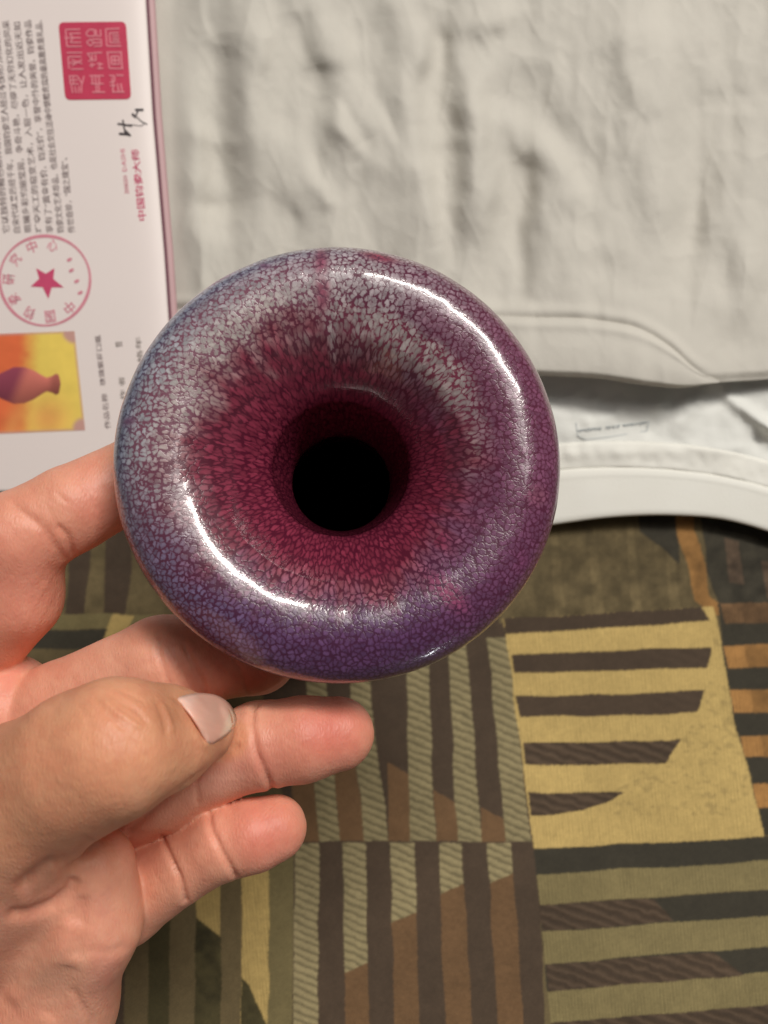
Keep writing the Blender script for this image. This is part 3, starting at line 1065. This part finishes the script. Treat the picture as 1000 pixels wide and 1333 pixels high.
mat, nt, b = new_mat('flambe_glaze')
auv = N(nt, 'ShaderNodeAttribute', attribute_name='glaze_uv')
acc = N(nt, 'ShaderNodeAttribute', attribute_name='cell_colour')
alc = N(nt, 'ShaderNodeAttribute', attribute_name='line_colour')
alw = N(nt, 'ShaderNodeAttribute', attribute_name='line_width')
abr = N(nt, 'ShaderNodeAttribute', attribute_name='breaks')
# domain warp
nw = N(nt, 'ShaderNodeTexNoise')
nw.inputs['Scale'].default_value = .55
nw.inputs['Detail'].default_value = 3
nt.links.new(auv.outputs['Vector'], nw.inputs['Vector'])
sub = nt.nodes.new('ShaderNodeVectorMath'); sub.operation = 'SUBTRACT'
nt.links.new(nw.outputs['Color'], sub.inputs[0]); sub.inputs[1].default_value = (.5, .5, .5)
scl = nt.nodes.new('ShaderNodeVectorMath'); scl.operation = 'SCALE'
nt.links.new(sub.outputs[0], scl.inputs[0]); scl.inputs['Scale'].default_value = 1.5
nw2 = N(nt, 'ShaderNodeTexNoise')
nw2.inputs['Scale'].default_value = 2.1
nw2.inputs['Detail'].default_value = 2
nt.links.new(auv.outputs['Vector'], nw2.inputs['Vector'])
sub2 = nt.nodes.new('ShaderNodeVectorMath'); sub2.operation = 'MULTIPLY_ADD'
nt.links.new(nw2.outputs['Color'], sub2.inputs[0]); sub2.inputs[1].default_value = (.75, .75, 0); sub2.inputs[2].default_value = (-.37, -.37, 0)
add0 = nt.nodes.new('ShaderNodeVectorMath'); add0.operation = 'ADD'
nt.links.new(scl.outputs[0], add0.inputs[0]); nt.links.new(sub2.outputs[0], add0.inputs[1])
add1 = nt.nodes.new('ShaderNodeVectorMath'); add1.operation = 'ADD'
nt.links.new(auv.outputs['Vector'], add1.inputs[0]); nt.links.new(add0.outputs[0], add1.inputs[1])


def voro(scale, feat):
    n = N(nt, 'ShaderNodeTexVoronoi')
    n.voronoi_dimensions = '2D'
    n.feature = feat
    n.inputs['Scale'].default_value = scale
    n.inputs['Randomness'].default_value = 1.0
    nt.links.new(add1.outputs[0], n.inputs['Vector'])
    return n


SCV = .86
ve = voro(SCV, 'DISTANCE_TO_EDGE')
vc = voro(SCV, 'F1')
ve2 = voro(SCV * 1.9, 'DISTANCE_TO_EDGE')
# line width varies and breaks
nl = N(nt, 'ShaderNodeTexNoise')
nl.inputs['Scale'].default_value = .8
nl.inputs['Detail'].default_value = 3
nt.links.new(auv.outputs['Vector'], nl.inputs['Vector'])
nd = math_n(nt, 'SUBTRACT', nl.outputs['Fac'], .5)
brk = math_n(nt, 'MULTIPLY', math_n(nt, 'MULTIPLY', nd, 1.25), abr.outputs['Fac'])
wid = math_n(nt, 'ADD', alw.outputs['Fac'], brk)
rnd = math_n(nt, 'MULTIPLY', math_n(nt, 'MAXIMUM', math_n(nt, 'SUBTRACT', vc.outputs['Distance'], .42), 0.0), .45)
dd = math_n(nt, 'SUBTRACT', math_n(nt, 'SUBTRACT', ve.outputs['Distance'], rnd), wid)
cell = math_n(nt, 'MULTIPLY_ADD', dd, 6.5)
cell.node.inputs[2].default_value = .5
cell.node.use_clamp = True
# secondary fine lines inside large cells
wid2 = math_n(nt, 'MULTIPLY_ADD', nd, .25)
wid2.node.inputs[2].default_value = .015
d2 = math_n(nt, 'SUBTRACT', ve2.outputs['Distance'], wid2)
c2 = math_n(nt, 'MULTIPLY_ADD', d2, 9.0)
c2.node.inputs[2].default_value = .5
c2.node.use_clamp = True
c2m = math_n(nt, 'MULTIPLY_ADD', c2, .35)
c2m.node.inputs[2].default_value = .65
mask = math_n(nt, 'MULTIPLY', cell, c2m)
# cell tint variation
sep = N(nt, 'ShaderNodeSeparateColor')
nt.links.new(vc.outputs['Color'], sep.inputs[0])
tint = math_n(nt, 'MULTIPLY_ADD', sep.outputs[0], .50)
tint.node.inputs[2].default_value = .76
nf = N(nt, 'ShaderNodeTexNoise')
nf.inputs['Scale'].default_value = 3.2
nf.inputs['Detail'].default_value = 4
nt.links.new(auv.outputs['Vector'], nf.inputs['Vector'])
tint2 = math_n(nt, 'MULTIPLY', tint, math_n(nt, 'ADD', math_n(nt, 'MULTIPLY', nf.outputs['Fac'], .6), .72))
tc_ = nt.nodes.new('ShaderNodeVectorMath'); tc_.operation = 'SCALE'
nt.links.new(acc.outputs['Color'], tc_.inputs[0]); nt.links.new(tint2, tc_.inputs['Scale'])
# thicker glaze near cell borders lets the red body through
edge_tone = math_n(nt, 'MULTIPLY', dd, 2.6, True)
soft = mix_c(nt, math_n(nt, 'MULTIPLY_ADD', edge_tone, .5), alc.outputs['Color'], tc_.outputs[0])
soft_n = soft.node.inputs[0].links[0].from_node
soft_n.inputs[2].default_value = .5
base = mix_c(nt, mask, alc.outputs['Color'], soft)
nt.links.new(base, b.inputs['Base Color'])
bp = N(nt, 'ShaderNodeBump')
bp.inputs['Strength'].default_value = .35
bp.inputs['Distance'].default_value = .00006
hsum = math_n(nt, 'ADD', cell, math_n(nt, 'MULTIPLY', nf.outputs['Fac'], .8))
nt.links.new(hsum, bp.inputs['Height'])
nt.links.new(bp.outputs[0], b.inputs['Normal'])
b.inputs['Roughness'].default_value = .29
b.inputs['Specular IOR Level'].default_value = .5
b.inputs['IOR'].default_value = 1.5
agl = N(nt, 'ShaderNodeAttribute', attribute_name='gloss')
nt.links.new(agl.outputs['Fac'], b.inputs['Coat Weight'])
nt.links.new(math_n(nt, 'MULTIPLY', agl.outputs['Fac'], .5), b.inputs['Specular IOR Level'])
b.inputs['Coat Roughness'].default_value = .05
bp2 = N(nt, 'ShaderNodeBump')
bp2.inputs['Strength'].default_value = .17
bp2.inputs['Distance'].default_value = .00005
nt.links.new(hsum, bp2.inputs['Height'])
nt.links.new(bp2.outputs[0], b.inputs['Coat Normal'])
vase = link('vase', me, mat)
vc_ = Vector(P(443, 602, 158))
axis = Vector((.05, .125, 1)).normalized()
vase.rotation_euler = Vector((0, 0, 1)).rotation_difference(axis).to_euler()
vase.location = vc_ + axis * .0075 + Vector((0, .0007, 0))
tag(vase, 'glossy round vase with crackled crimson, violet and grey-blue glaze, seen into its flared mouth', 'vase')

# ================================================================== HAND (one continuous surface from a distance field)
VOX = .55                                   # mm


def J(px, py, d, r):
    x, y, z = P(px, py, d)
    return (x * 1000, y * 1000, z * 1000, r)


lo = np.array([-150., -235., 70.])
hi = np.array([-2., 40., 190.])
dims = np.ceil((hi - lo) / VOX).astype(int)
axs = [lo[i] + np.arange(dims[i]) * VOX for i in range(3)]
BIG = 12.0


class Field:
    def __init__(self):
        self.g = np.full(dims, BIG, np.float32)

    def cone(self, a, b, k=3.0):
        a, b = np.array(a), np.array(b)
        pad = k + 3.0
        l_ = np.minimum(a[:3] - a[3], b[:3] - b[3]) - pad
        h_ = np.maximum(a[:3] + a[3], b[:3] + b[3]) + pad
        i0 = np.clip(((l_ - lo) / VOX).astype(int), 0, dims)
        i1 = np.clip(((h_ - lo) / VOX).astype(int) + 1, 0, dims)
        if np.any(i1 <= i0):
            return
        x = axs[0][i0[0]:i1[0]][:, None, None].astype(np.float32)
        y = axs[1][i0[1]:i1[1]][None, :, None].astype(np.float32)
        z = axs[2][i0[2]:i1[2]][None, None, :].astype(np.float32)
        d = b[:3] - a[:3]
        L2 = float(d @ d) + 1e-6
        t = np.clip(((x - a[0]) * d[0] + (y - a[1]) * d[1] + (z - a[2]) * d[2]) / L2, 0, 1)
        r = a[3] + (b[3] - a[3]) * t
        dist = np.sqrt((x - a[0] - t * d[0]) ** 2 + (y - a[1] - t * d[1]) ** 2 + (z - a[2] - t * d[2]) ** 2) - r
        s = tuple(slice(i0[i], i1[i]) for i in range(3))
        self.g[s] = smin(self.g[s], dist.astype(np.float32), k)


def smin(a, b, k):
    h = np.clip(k - np.abs(a - b), 0, None) / k
    return np.minimum(a, b) - h * h * h * k / 6


def chain(js, k):
    f = Field()
    for a, b in zip(js[:-1], js[1:]):
        f.cone(a, b, k)
    return f.g


index = chain([J(-70, 880, 178, 11.5), J(12, 775, 170, 11.5), J(22, 702, 165, 10.3), J(95, 662, 168, 9.6), J(195, 612, 176, 9.2), J(318, 590, 186, 7.2)], 2.2)
middle = chain([J(-60, 1000, 181, 12), J(80, 925, 175, 11.3), J(212, 864, 172, 10.9), J(265, 856, 174, 10.2), J(335, 850, 180, 9.6), J(410, 752, 190, 8)], 2.5)
ring = chain([J(20, 1130, 178, 11), J(130, 1065, 172, 10), J(217, 1019, 165, 10.0), J(280, 990, 163.5, 8.8), J(338, 970, 163, 9.2), J(395, 962, 163, 9.0), J(440, 955, 165, 8.0)], 2.2)
pinky = chain([J(70, 1230, 172, 11), J(165, 1168, 167, 9.9), J(234, 1131, 163, 7.3), J(288, 1098, 161, 7.5), J(330, 1087, 161, 7.5), J(358, 1078, 162, 6.9)], 1.8)

pf = Field()
palm_segs = [
    (J(-120, 1480, 172, 20), J(-70, 880, 182, 11), 8), (J(-110, 1480, 172, 20), J(-60, 1000, 182, 12), 8),
    (J(-90, 1480, 172, 20), J(20, 1130, 180, 12), 8), (J(-60, 1490, 170, 19), J(70, 1235, 174, 12), 8),
    (J(123, 1130, 152, 8.0), J(120, 1205, 153, 8.8), 6), (J(120, 1205, 153, 8.8), J(66, 1310, 159, 13.0), 8), (J(110, 1150, 155, 8), J(40, 1120, 150, 12), 7), (J(66, 1310, 161, 13.0), J(-40, 1440, 164, 20), 8),
    (J(-5, 932, 177, 15.0), J(-80, 960, 180, 14), 6),
    (J(-190, 1330, 160, 20), J(-60, 1140, 150, 18), 9), (J(-60, 1140, 150, 18), J(25, 1045, 141, 14.5), 8),
    (J(-60, 1150, 156, 18), J(70, 1190, 160, 11), 8),
    (J(-100, 1480, 172, 21), J(-300, 1780, 172, 24), 10), (J(-50, 1480, 172, 19), J(-240, 1800, 172, 22), 10),
]
for s_ in palm_segs:
    pf.cone(*s_)
thumb = chain([J(25, 1045, 141, 14.5), J(110, 992, 133, 12.4), J(152, 974, 131, 11.9), J(210, 962, 138, 9.6), J(258, 951, 147, 7.0)], 3.5)
tp = smin(pf.g, thumb, 4.0)
# tendon under the skin of the wrist side
fin = np.minimum(index, BIG)
for g in (middle, ring, pinky):
    fin = smin(fin, g, 1.0)
phi = smin(tp, fin, .9)
del index, middle, pinky, fin, tp, pf


def surface_nets(phi, lo, h):
    s = phi < 0
    c = s[:-1, :-1, :-1].astype(np.int8)
    tot = np.zeros(np.array(phi.shape) - 1, np.int8)
    offs = [(i, j, k) for i in (0, 1) for j in (0, 1) for k in (0, 1)]
    nX, nY, nZ = tot.shape
    for i, j, k in offs:
        tot += s[i:i + nX, j:j + nY, k:k + nZ]
    act = (tot > 0) & (tot < 8)
    I = np.argwhere(act)
    vid = np.full(tot.shape, -1, np.int32)
    vid[act] = np.arange(len(I))
    acc = np.zeros((len(I), 3))
    cnt = np.zeros(len(I))
    vals = {o: phi[I[:, 0] + o[0], I[:, 1] + o[1], I[:, 2] + o[2]] for o in offs}
    for a in offs:
        for ax_ in range(3):
            if a[ax_]:
                continue
            b_ = list(a)
            b_[ax_] = 1
            va, vb = vals[a], vals[tuple(b_)]
            m_ = (va < 0) != (vb < 0)
            t = np.where(m_, va / np.where(m_, va - vb, 1), 0)
            p = np.repeat(np.array(a, float)[None], len(I), 0)
            p[:, ax_] = t
            acc[m_] += p[m_]
            cnt[m_] += 1
    V = lo + (I + acc / cnt[:, None]) * h
    F = []
    for ax_ in range(3):
        sl0 = [slice(1, -1)] * 3
        sl1 = [slice(1, -1)] * 3
        sl0[ax_] = slice(0, -1)
        sl1[ax_] = slice(1, None)
        a_, b_ = s[tuple(sl0)], s[tuple(sl1)]
        for flip in (False, True):
            m_ = (a_ & ~b_) if not flip else (~a_ & b_)
            K = np.argwhere(m_)
            K += np.array([0 if i == ax_ else 1 for i in range(3)])
            u_, v_ = (ax_ + 1) % 3, (ax_ + 2) % 3
            def cell_(du, dv):
                Q = K.copy()
                Q[:, u_] -= du
                Q[:, v_] -= dv
                return vid[Q[:, 0], Q[:, 1], Q[:, 2]]
            q = np.stack([cell_(1, 1), cell_(0, 1), cell_(0, 0), cell_(1, 0)], 1)
            if flip:
                q = q[:, ::-1]
            F.append(q)
    F = np.concatenate(F)
    F = F[(F >= 0).all(1)]
    return V, F


HV, HF = surface_nets(phi, lo, VOX)
del phi


def normals(V, F):
    n = np.cross(V[F[:, 2]] - V[F[:, 0]], V[F[:, 3]] - V[F[:, 1]])
    vn = np.zeros_like(V)
    for k in range(4):
        for c in range(3):
            vn[:, c] += np.bincount(F[:, k], n[:, c], len(V))
    return vn / (np.linalg.norm(vn, axis=1, keepdims=True) + 1e-12)


def relax(V, F, n):
    for _ in range(n):
        acc = np.zeros_like(V)
        cnt = np.zeros(len(V))
        for a, b_ in ((0, 1), (1, 2), (2, 3), (3, 0)):
            for c in range(3):
                acc[:, c] += np.bincount(F[:, a], V[F[:, b_], c], len(V)) + np.bincount(F[:, b_], V[F[:, a], c], len(V))
            cnt += np.bincount(F[:, a], minlength=len(V)) + np.bincount(F[:, b_], minlength=len(V))
        V = V * .5 + acc / cnt[:, None] * .5
    return V


HV = relax(HV, HF, 4)
HN = normals(HV, HF)
dep = 300 - HV[:, 2]
hx = 500 + HV[:, 0] / dep * FPX
hy = 666.5 - HV[:, 1] / dep * FPX
facing = sstep(.0, .35, HN[:, 2])
disp = np.zeros(len(HV))
# which finger a vertex belongs to (nearest chain) so that creases stay on their own finger
CH = {'index': [(-70, 880, 178), (12, 775, 170), (22, 702, 165), (195, 612, 176), (310, 585, 186)],
      'middle': [(80, 925, 175), (212, 864, 172), (335, 850, 180), (405, 775, 190)],
      'ring': [(130, 1065, 172), (215, 1015, 165), (338, 970, 163), (440, 955, 165)],
      'pinky': [(165, 1170, 167), (234, 1131, 163), (288, 1098, 161), (358, 1078, 162)],
      'thumb': [(25, 1045, 141), (152, 974, 131), (210, 962, 138), (258, 951, 147)],
      'palm': [(-5, 932, 177), (-60, 1140, 150), (70, 1190, 160), (108, 1215, 163), (60, 1310, 163), (-40, 1440, 164)]}
RADS = {'index': 10, 'middle': 10.7, 'ring': 9.2, 'pinky': 7.4, 'thumb': 12, 'palm': 13}
best = np.full(len(HV), 1e9)
own = np.zeros(len(HV), int)
dist_to = np.full((len(HV), 6), 1e9)
names = list(CH)
for k, nm in enumerate(names):
    q = np.array([P(*p) for p in CH[nm]]) * 1000
    for a_, b_ in zip(q[:-1], q[1:]):
        d = b_ - a_
        t = np.clip(((HV - a_) @ d) / (d @ d), 0, 1)
        dist = np.linalg.norm(HV - a_ - t[:, None] * d, axis=1) - RADS[nm]
        dist_to[:, k] = np.minimum(dist_to[:, k], dist)
        m_ = dist < best
        best[m_] = dist[m_]
        own[m_] = k


def only_w(nm):
    sel = np.isin(np.arange(6), [names.index(n) for n in nm.split('+')])
    return sstep(1.2, -1.2, dist_to[:, sel].min(1) - dist_to[:, ~sel].min(1))


def crease(nm, pts, width, depth, soft=0.0, bulge=.0):
    """groove (depth > 0) pressed into the skin along a line, with slightly raised lips"""
    ok = facing * only_w(nm)
    d, u_ = poly_dist(hx, hy, pts)
    fade = sstep(0, .12, u_) * sstep(1, .88, u_) if soft else 1.0
    g = np.exp(-(d / width) ** 2) * depth * fade
    if bulge:
        g = g - bulge * np.exp(-((d - 2.6 * width) / (1.6 * width)) ** 2) * fade
    disp[:] -= g * ok


# index
crease('index', [(10, 650), (30, 668), (58, 690), (78, 720), (95, 740)], 6, .42, 1, .05)
crease('index', [(72, 682), (88, 698), (96, 722), (97, 745)], 4, .6, 1, .05)
crease('index', [(60, 660), (80, 690)], 2.2, .18, 1)
crease('index', [(100, 614), (112, 640), (128, 668)], 2.2, .16, 1)
crease('index', [(72, 640), (90, 656)], 2.0, .16, 1)
crease('index', [(40, 668), (52, 684)], 2.0, .16, 1)
crease('index', [(74, 738), (44, 790), (30, 815)], 1.4, -.10, 1)
crease('index', [(82, 745), (60, 790), (40, 830)], 1.4, -.10, 1)
# middle
crease('middle', [(207, 815), (207, 850), (216, 880), (228, 905)], 2.6, .35, 1, .06)
crease('middle', [(236, 832), (252, 866), (265, 892), (268, 912)], 3.0, .55, 1, .1)
crease('middle', [(222, 840), (240, 880), (250, 900)], 2, .2, 1)
crease('middle', [(190, 830), (205, 842)], 1.6, .12, 1)
crease('middle', [(300, 850), (318, 880), (322, 910)], 3, .3, 1)
# ring
crease('ring', [(342, 908), (329, 922), (327, 945), (334, 980), (350, 1018), (356, 1030)], 3.6, .8, 0, .08)
crease('ring', [(262, 990), (255, 1020), (258, 1050)], 3, .4, 1)
# little finger
crease('pinky', [(270, 1050), (275, 1080), (288, 1108), (306, 1140)], 3.4, .75, 0, .08)
crease('pinky', [(210, 1088), (220, 1112), (233, 1140), (242, 1172)], 3.2, .75, 0, .06)
crease('pinky', [(222, 1118), (234, 1146)], 2, .3, 1)
for k in range(6):
    x, y = 186 + 5 * k + random.uniform(-3, 3), 1118 + 8 * k
    crease('pinky+palm', [(x, y), (x + 14, y + 10), (x + 12, y + 26)], 1.2, .09, 1)
# thumb: fold over the knuckle, wrinkles above the nail
for pts, w_, dpt in (([(132, 908), (150, 925), (168, 938), (186, 950)], 2.4, -.28), ([(140, 900), (160, 915), (178, 925), (196, 945)], 2.2, .25),
                     ([(120, 905), (140, 930), (165, 952)], 2.4, .22), ([(210, 912), (220, 935), (226, 955)], 2.2, -.24), ([(200, 905), (213, 935), (218, 960)], 2.4, .22),
                     ([(150, 896), (170, 905), (190, 915)], 2.0, .15), ([(165, 960), (185, 975), (195, 990)], 2.0, .14), ([(100, 915), (115, 935), (120, 955)], 2.2, .12)):
    crease('thumb', pts, w_, dpt * 1.5, 1)
crease('thumb', [(220, 904), (238, 917), (249, 931), (258, 947), (266, 964)], 2.4, .45, 0, .22)
crease('thumb+ring', [(308, 972), (270, 1002), (215, 1042), (168, 1082)], 4, .5, 0)
# palm
crease('palm+thumb', [(20, 1165), (45, 1142), (65, 1127), (95, 1121), (115, 1105), (122, 1092)], 9, 1.7, 1)
crease('palm+thumb', [(5, 1192), (40, 1190), (70, 1178), (92, 1160), (100, 1140)], 8, 1.3, 1)
crease('palm', [(100, 1140), (106, 1180), (102, 1225), (97, 1250)], 11, .6, 1)
crease('palm', [(100, 1195), (85, 1230), (50, 1268), (10, 1310)], 16, -.7, 1)
crease('palm', [(92, 1255), (80, 1290), (60, 1330)], 13, .5, 1)
crease('palm', [(92, 1285), (104, 1305), (118, 1326), (122, 1345)], 4.5, .4, 1)
crease('palm', [(112, 1236), (140, 1240), (170, 1230)], 6, .25, 1)
crease('palm', [(0, 838), (30, 852), (62, 872), (76, 905)], 2.4, .35, 1)
# fine random skin lines
for k in range(60):
    nm, x0, x1, y0, y1, ang = random.choice([('index', 0, 150, 610, 830, -60), ('middle', 90, 260, 815, 900, -70), ('thumb', 20, 250, 900, 1070, -50)])
    x, y = random.uniform(x0, x1), random.uniform(y0, y1)
    a_ = math.radians(ang + random.uniform(-25, 25))
    ln = random.uniform(8, 22)
    crease(nm, [(x, y), (x + ln * math.cos(a_) + random.uniform(-2, 2), y - ln * math.sin(a_))], 1.3, random.uniform(.04, .09), 1)
disp += .05 * vnoise(hx / 26, hy / 26, 111) + .03 * vnoise(hx / 9, hy / 9, 112)
HV = HV + HN * disp[:, None]

# pigment of the skin
L = lambda *c: np.array(s2l(*c))
skin = np.empty((len(HV), 3))
skin[:] = L(235, 166, 138)
tan = L(228, 161, 124)


def blob(px, py, rx, ry, c, w, only=None):
    global skin
    q = np.exp(-((hx - px) / rx) ** 2 - ((hy - py) / ry) ** 2) * w
    if only:
        q = q * only_w(only)
    skin = skin * (1 - q[:, None]) + c * q[:, None]


d_thumb = np.minimum(dist_to[:, 4], dist_to[:, 5] + 8 * sstep(1090, 1200, hy + .25 * hx) + 30 * sstep(960, 920, hy))
w_th = sstep(.4, -.9, d_thumb - dist_to[:, :4].min(1)) * sstep(1200, 1090, hy + .25 * hx) * .9
skin = skin * (1 - w_th[:, None]) + tan * w_th[:, None]
w_bk = sstep(.1, -.4, HN[:, 2]) * .8
skin = skin * (1 - w_bk[:, None]) + tan * w_bk[:, None]
red = L(224, 130, 112)
pinkc = L(232, 160, 140)
blob(430, 950, 62, 55, red, .95, 'ring')
blob(345, 990, 40, 40, L(206, 122, 106), .6, 'ring')
blob(345, 1085, 55, 48, red, .85, 'pinky')
blob(20, 760, 70, 80, L(234, 152, 132), .7, 'index')
blob(130, 655, 50, 60, L(224, 142, 124), .6, 'index')
blob(330, 860, 80, 60, L(220, 136, 118), .75, 'middle')
blob(150, 870, 60, 45, L(234, 172, 146), .5, 'middle')
blob(20, 885, 60, 50, L(238, 158, 138), .7, 'palm')
blob(140, 1270, 30, 40, L(226, 148, 128), .7, 'palm')
blob(140, 1160, 30, 50, L(220, 150, 130), .5, 'palm')
blob(60, 1265, 55, 30, L(206, 160, 134), .6, 'palm')
blob(222, 925, 32, 34, L(190, 134, 98), .75, 'thumb')
blob(285, 1005, 40, 40, L(230, 168, 150), .6, 'ring')
mot = .07 * vnoise(hx / 11, hy / 11, 121) + .03 * vnoise(hx / 4, hy / 4, 123) + .06 * vnoise(hx / 37, hy / 37, 122)
skin = skin * (1 + mot[:, None] * np.array([.4, 1., 1.]))
me = mesh_np('hand', HV / 1000, HF)
add_col(me, 'skin', np.clip(skin, 0, 1))

mat, nt, b = new_mat('skin')
at = N(nt, 'ShaderNodeAttribute', attribute_name='skin')
tc = N(nt, 'ShaderNodeTexCoord')
n1s = N(nt, 'ShaderNodeTexNoise')
n1s.inputs['Scale'].default_value = 420
n1s.inputs['Detail'].default_value = 5
nt.links.new(tc.outputs['Object'], n1s.inputs['Vector'])
v1 = N(nt, 'ShaderNodeTexVoronoi')
v1.feature = 'DISTANCE_TO_EDGE'
v1.inputs['Scale'].default_value = 1150
mpn = N(nt, 'ShaderNodeMapping')
mpn.inputs['Rotation'].default_value = (0, 0, math.radians(25))
mpn.inputs['Scale'].default_value = (1.2, .5, .8)
nt.links.new(tc.outputs['Object'], mpn.inputs['Vector'])
nt.links.new(mpn.outputs[0], v1.inputs['Vector'])
cm = mix_c(nt, math_n(nt, 'MULTIPLY', n1s.outputs['Fac'], .16), at.outputs['Color'], (.45, .16, .11, 1))
nt.links.new(cm, b.inputs['Base Color'])
bp = N(nt, 'ShaderNodeBump')
bp.inputs['Strength'].default_value = .35
bp.inputs['Distance'].default_value = .00028
hs = math_n(nt, 'ADD', math_n(nt, 'MULTIPLY', n1s.outputs['Fac'], 1.2), math_n(nt, 'MULTIPLY', v1.outputs['Distance'], 1.2))
nt.links.new(hs, bp.inputs['Height'])
nt.links.new(bp.outputs[0], b.inputs['Normal'])
b.inputs['Roughness'].default_value = .48
b.inputs['Specular IOR Level'].default_value = .42
b.inputs['Subsurface Weight'].default_value = .35
b.inputs['Subsurface Radius'].default_value = (1.0, .32, .18)
b.inputs['Subsurface Scale'].default_value = .0022
hand = link('hand', me, mat)
tag(hand, 'left hand, palm up, fingers behind the vase neck and thumb folded across the palm', 'hand')

# thumbnail: plate laid on the thumb where the nail bed is
bvh = BVHTree.FromPolygons([tuple(v) for v in (HV / 1000)], [tuple(f) for f in HF])
nail_out = [(232, 909), (245, 904), (262, 902), (282, 905), (297, 914), (306, 927), (308, 941), (300, 953), (288, 962), (276, 969), (266, 962), (259, 947), (249, 931), (238, 918)]
ncen = np.mean(nail_out, axis=0)
outl = np.array(nail_out, float)
# resample smoothly
M_ = 56
tt = np.linspace(0, len(outl), M_, endpoint=False)
ring_pts = []
for t in tt:
    i = int(t)
    f = t - i
    p0, p1, p2, p3 = (outl[(i + k) % len(outl)] for k in (-1, 0, 1, 2))
    ring_pts.append(.5 * ((2 * p1) + (-p0 + p2) * f + (2 * p0 - 5 * p1 + 4 * p2 - p3) * f * f + (-p0 + 3 * p1 - 3 * p2 + p3) * f ** 3))
ring_pts = np.array(ring_pts)
nv, nfaces = [], []
RN = 9
o_cam = Vector((0, 0, H))
last_hit = None
vals = []
for r in range(RN + 1):
    rr = r / RN
    for k in range(M_):
        p = ncen + (ring_pts[k] - ncen) * rr
        dr = (Vector(P(p[0], p[1], 150)) - o_cam).normalized()
        loc, nor, idx, dist = bvh.ray_cast(o_cam, dr)
        vals.append((p, loc, nor))
deps = [((H - l.z) if l is not None else None) for _, l, _ in vals]
good = [(p, d) for (p, l, n), d in zip(vals, deps) if d is not None and d < .158]
G = np.array([[1, p[0] - ncen[0], p[1] - ncen[1], (p[0] - ncen[0]) ** 2, (p[1] - ncen[1]) ** 2, (p[0] - ncen[0]) * (p[1] - ncen[1])] for p, d in good])
cf = np.linalg.lstsq(G, np.array([d for p, d in good]), rcond=None)[0]
for i, (p, l, n) in enumerate(vals):
    rr = (i // M_) / RN
    dx, dy = p[0] - ncen[0], p[1] - ncen[1]
    d = float(np.dot(cf, [1, dx, dy, dx * dx, dy * dy, dx * dy])) * 1000
    if l is not None and (H - l.z) < .158:
        d = min(d, (H - l.z) * 1000 + .1)
    d -= .7 - .5 * rr ** 4
    nv.append(P(p[0], p[1], d))
nv = np.array(nv)
nf_ = []
for r in range(RN):
    for k in range(M_):
        k2 = (k + 1) % M_
        nf_.append((r * M_ + k, (r + 1) * M_ + k, (r + 1) * M_ + k2, r * M_ + k2))
me = mesh_np('thumbnail', nv, np.array(nf_)[:, ::-1])
bm = bmesh.new()
bm.from_mesh(me)
bmesh.ops.remove_doubles(bm, verts=bm.verts, dist=1e-6)
bmesh.ops.recalc_face_normals(bm, faces=bm.faces)
if sum(f.normal.z for f in bm.faces) < 0:
    bmesh.ops.reverse_faces(bm, faces=bm.faces)
for f in bm.faces:
    f.smooth = True
bm.to_mesh(me)
bm.free()
nco = np.empty(len(me.vertices) * 3, np.float32)
me.vertices.foreach_get('co', nco)
nco = nco.reshape(-1, 3) * 1000
ndep = 300 - nco[:, 2]
npx, npy = 500 + nco[:, 0] / ndep * FPX, 666.5 - nco[:, 1] / ndep * FPX
t_free = (npx - 266) * .93 + (npy - 932) * .36          # + towards the free edge
ncol = np.empty((len(npx), 3))
ncol[:] = L(240, 186, 166)
q = sstep(26, 33, t_free)[:, None]
ncol = ncol * (1 - q) + L(244, 216, 190) * q
q = sstep(-12, -26, t_free)[:, None] * .55
ncol = ncol * (1 - q) + L(246, 210, 196) * q
ncol *= (1 + .035 * vnoise((npy - npx * .4) / 3.0, t_free / 40., 131))[:, None]
add_col(me, 'nail', np.clip(ncol, 0, 1))
nmat, nt, b = new_mat('fingernail')
na = N(nt, 'ShaderNodeAttribute', attribute_name='nail')
nt.links.new(na.outputs['Color'], b.inputs['Base Color'])
b.inputs['Roughness'].default_value = .3
b.inputs['Subsurface Weight'].default_value = .2
b.inputs['Subsurface Radius'].default_value = (1, .4, .25)
b.inputs['Subsurface Scale'].default_value = .001
nail = link('thumbnail', me, nmat, hand)
so = nail.modifiers.new('thickness', 'SOLIDIFY')
so.thickness = .0007
so.offset = -1
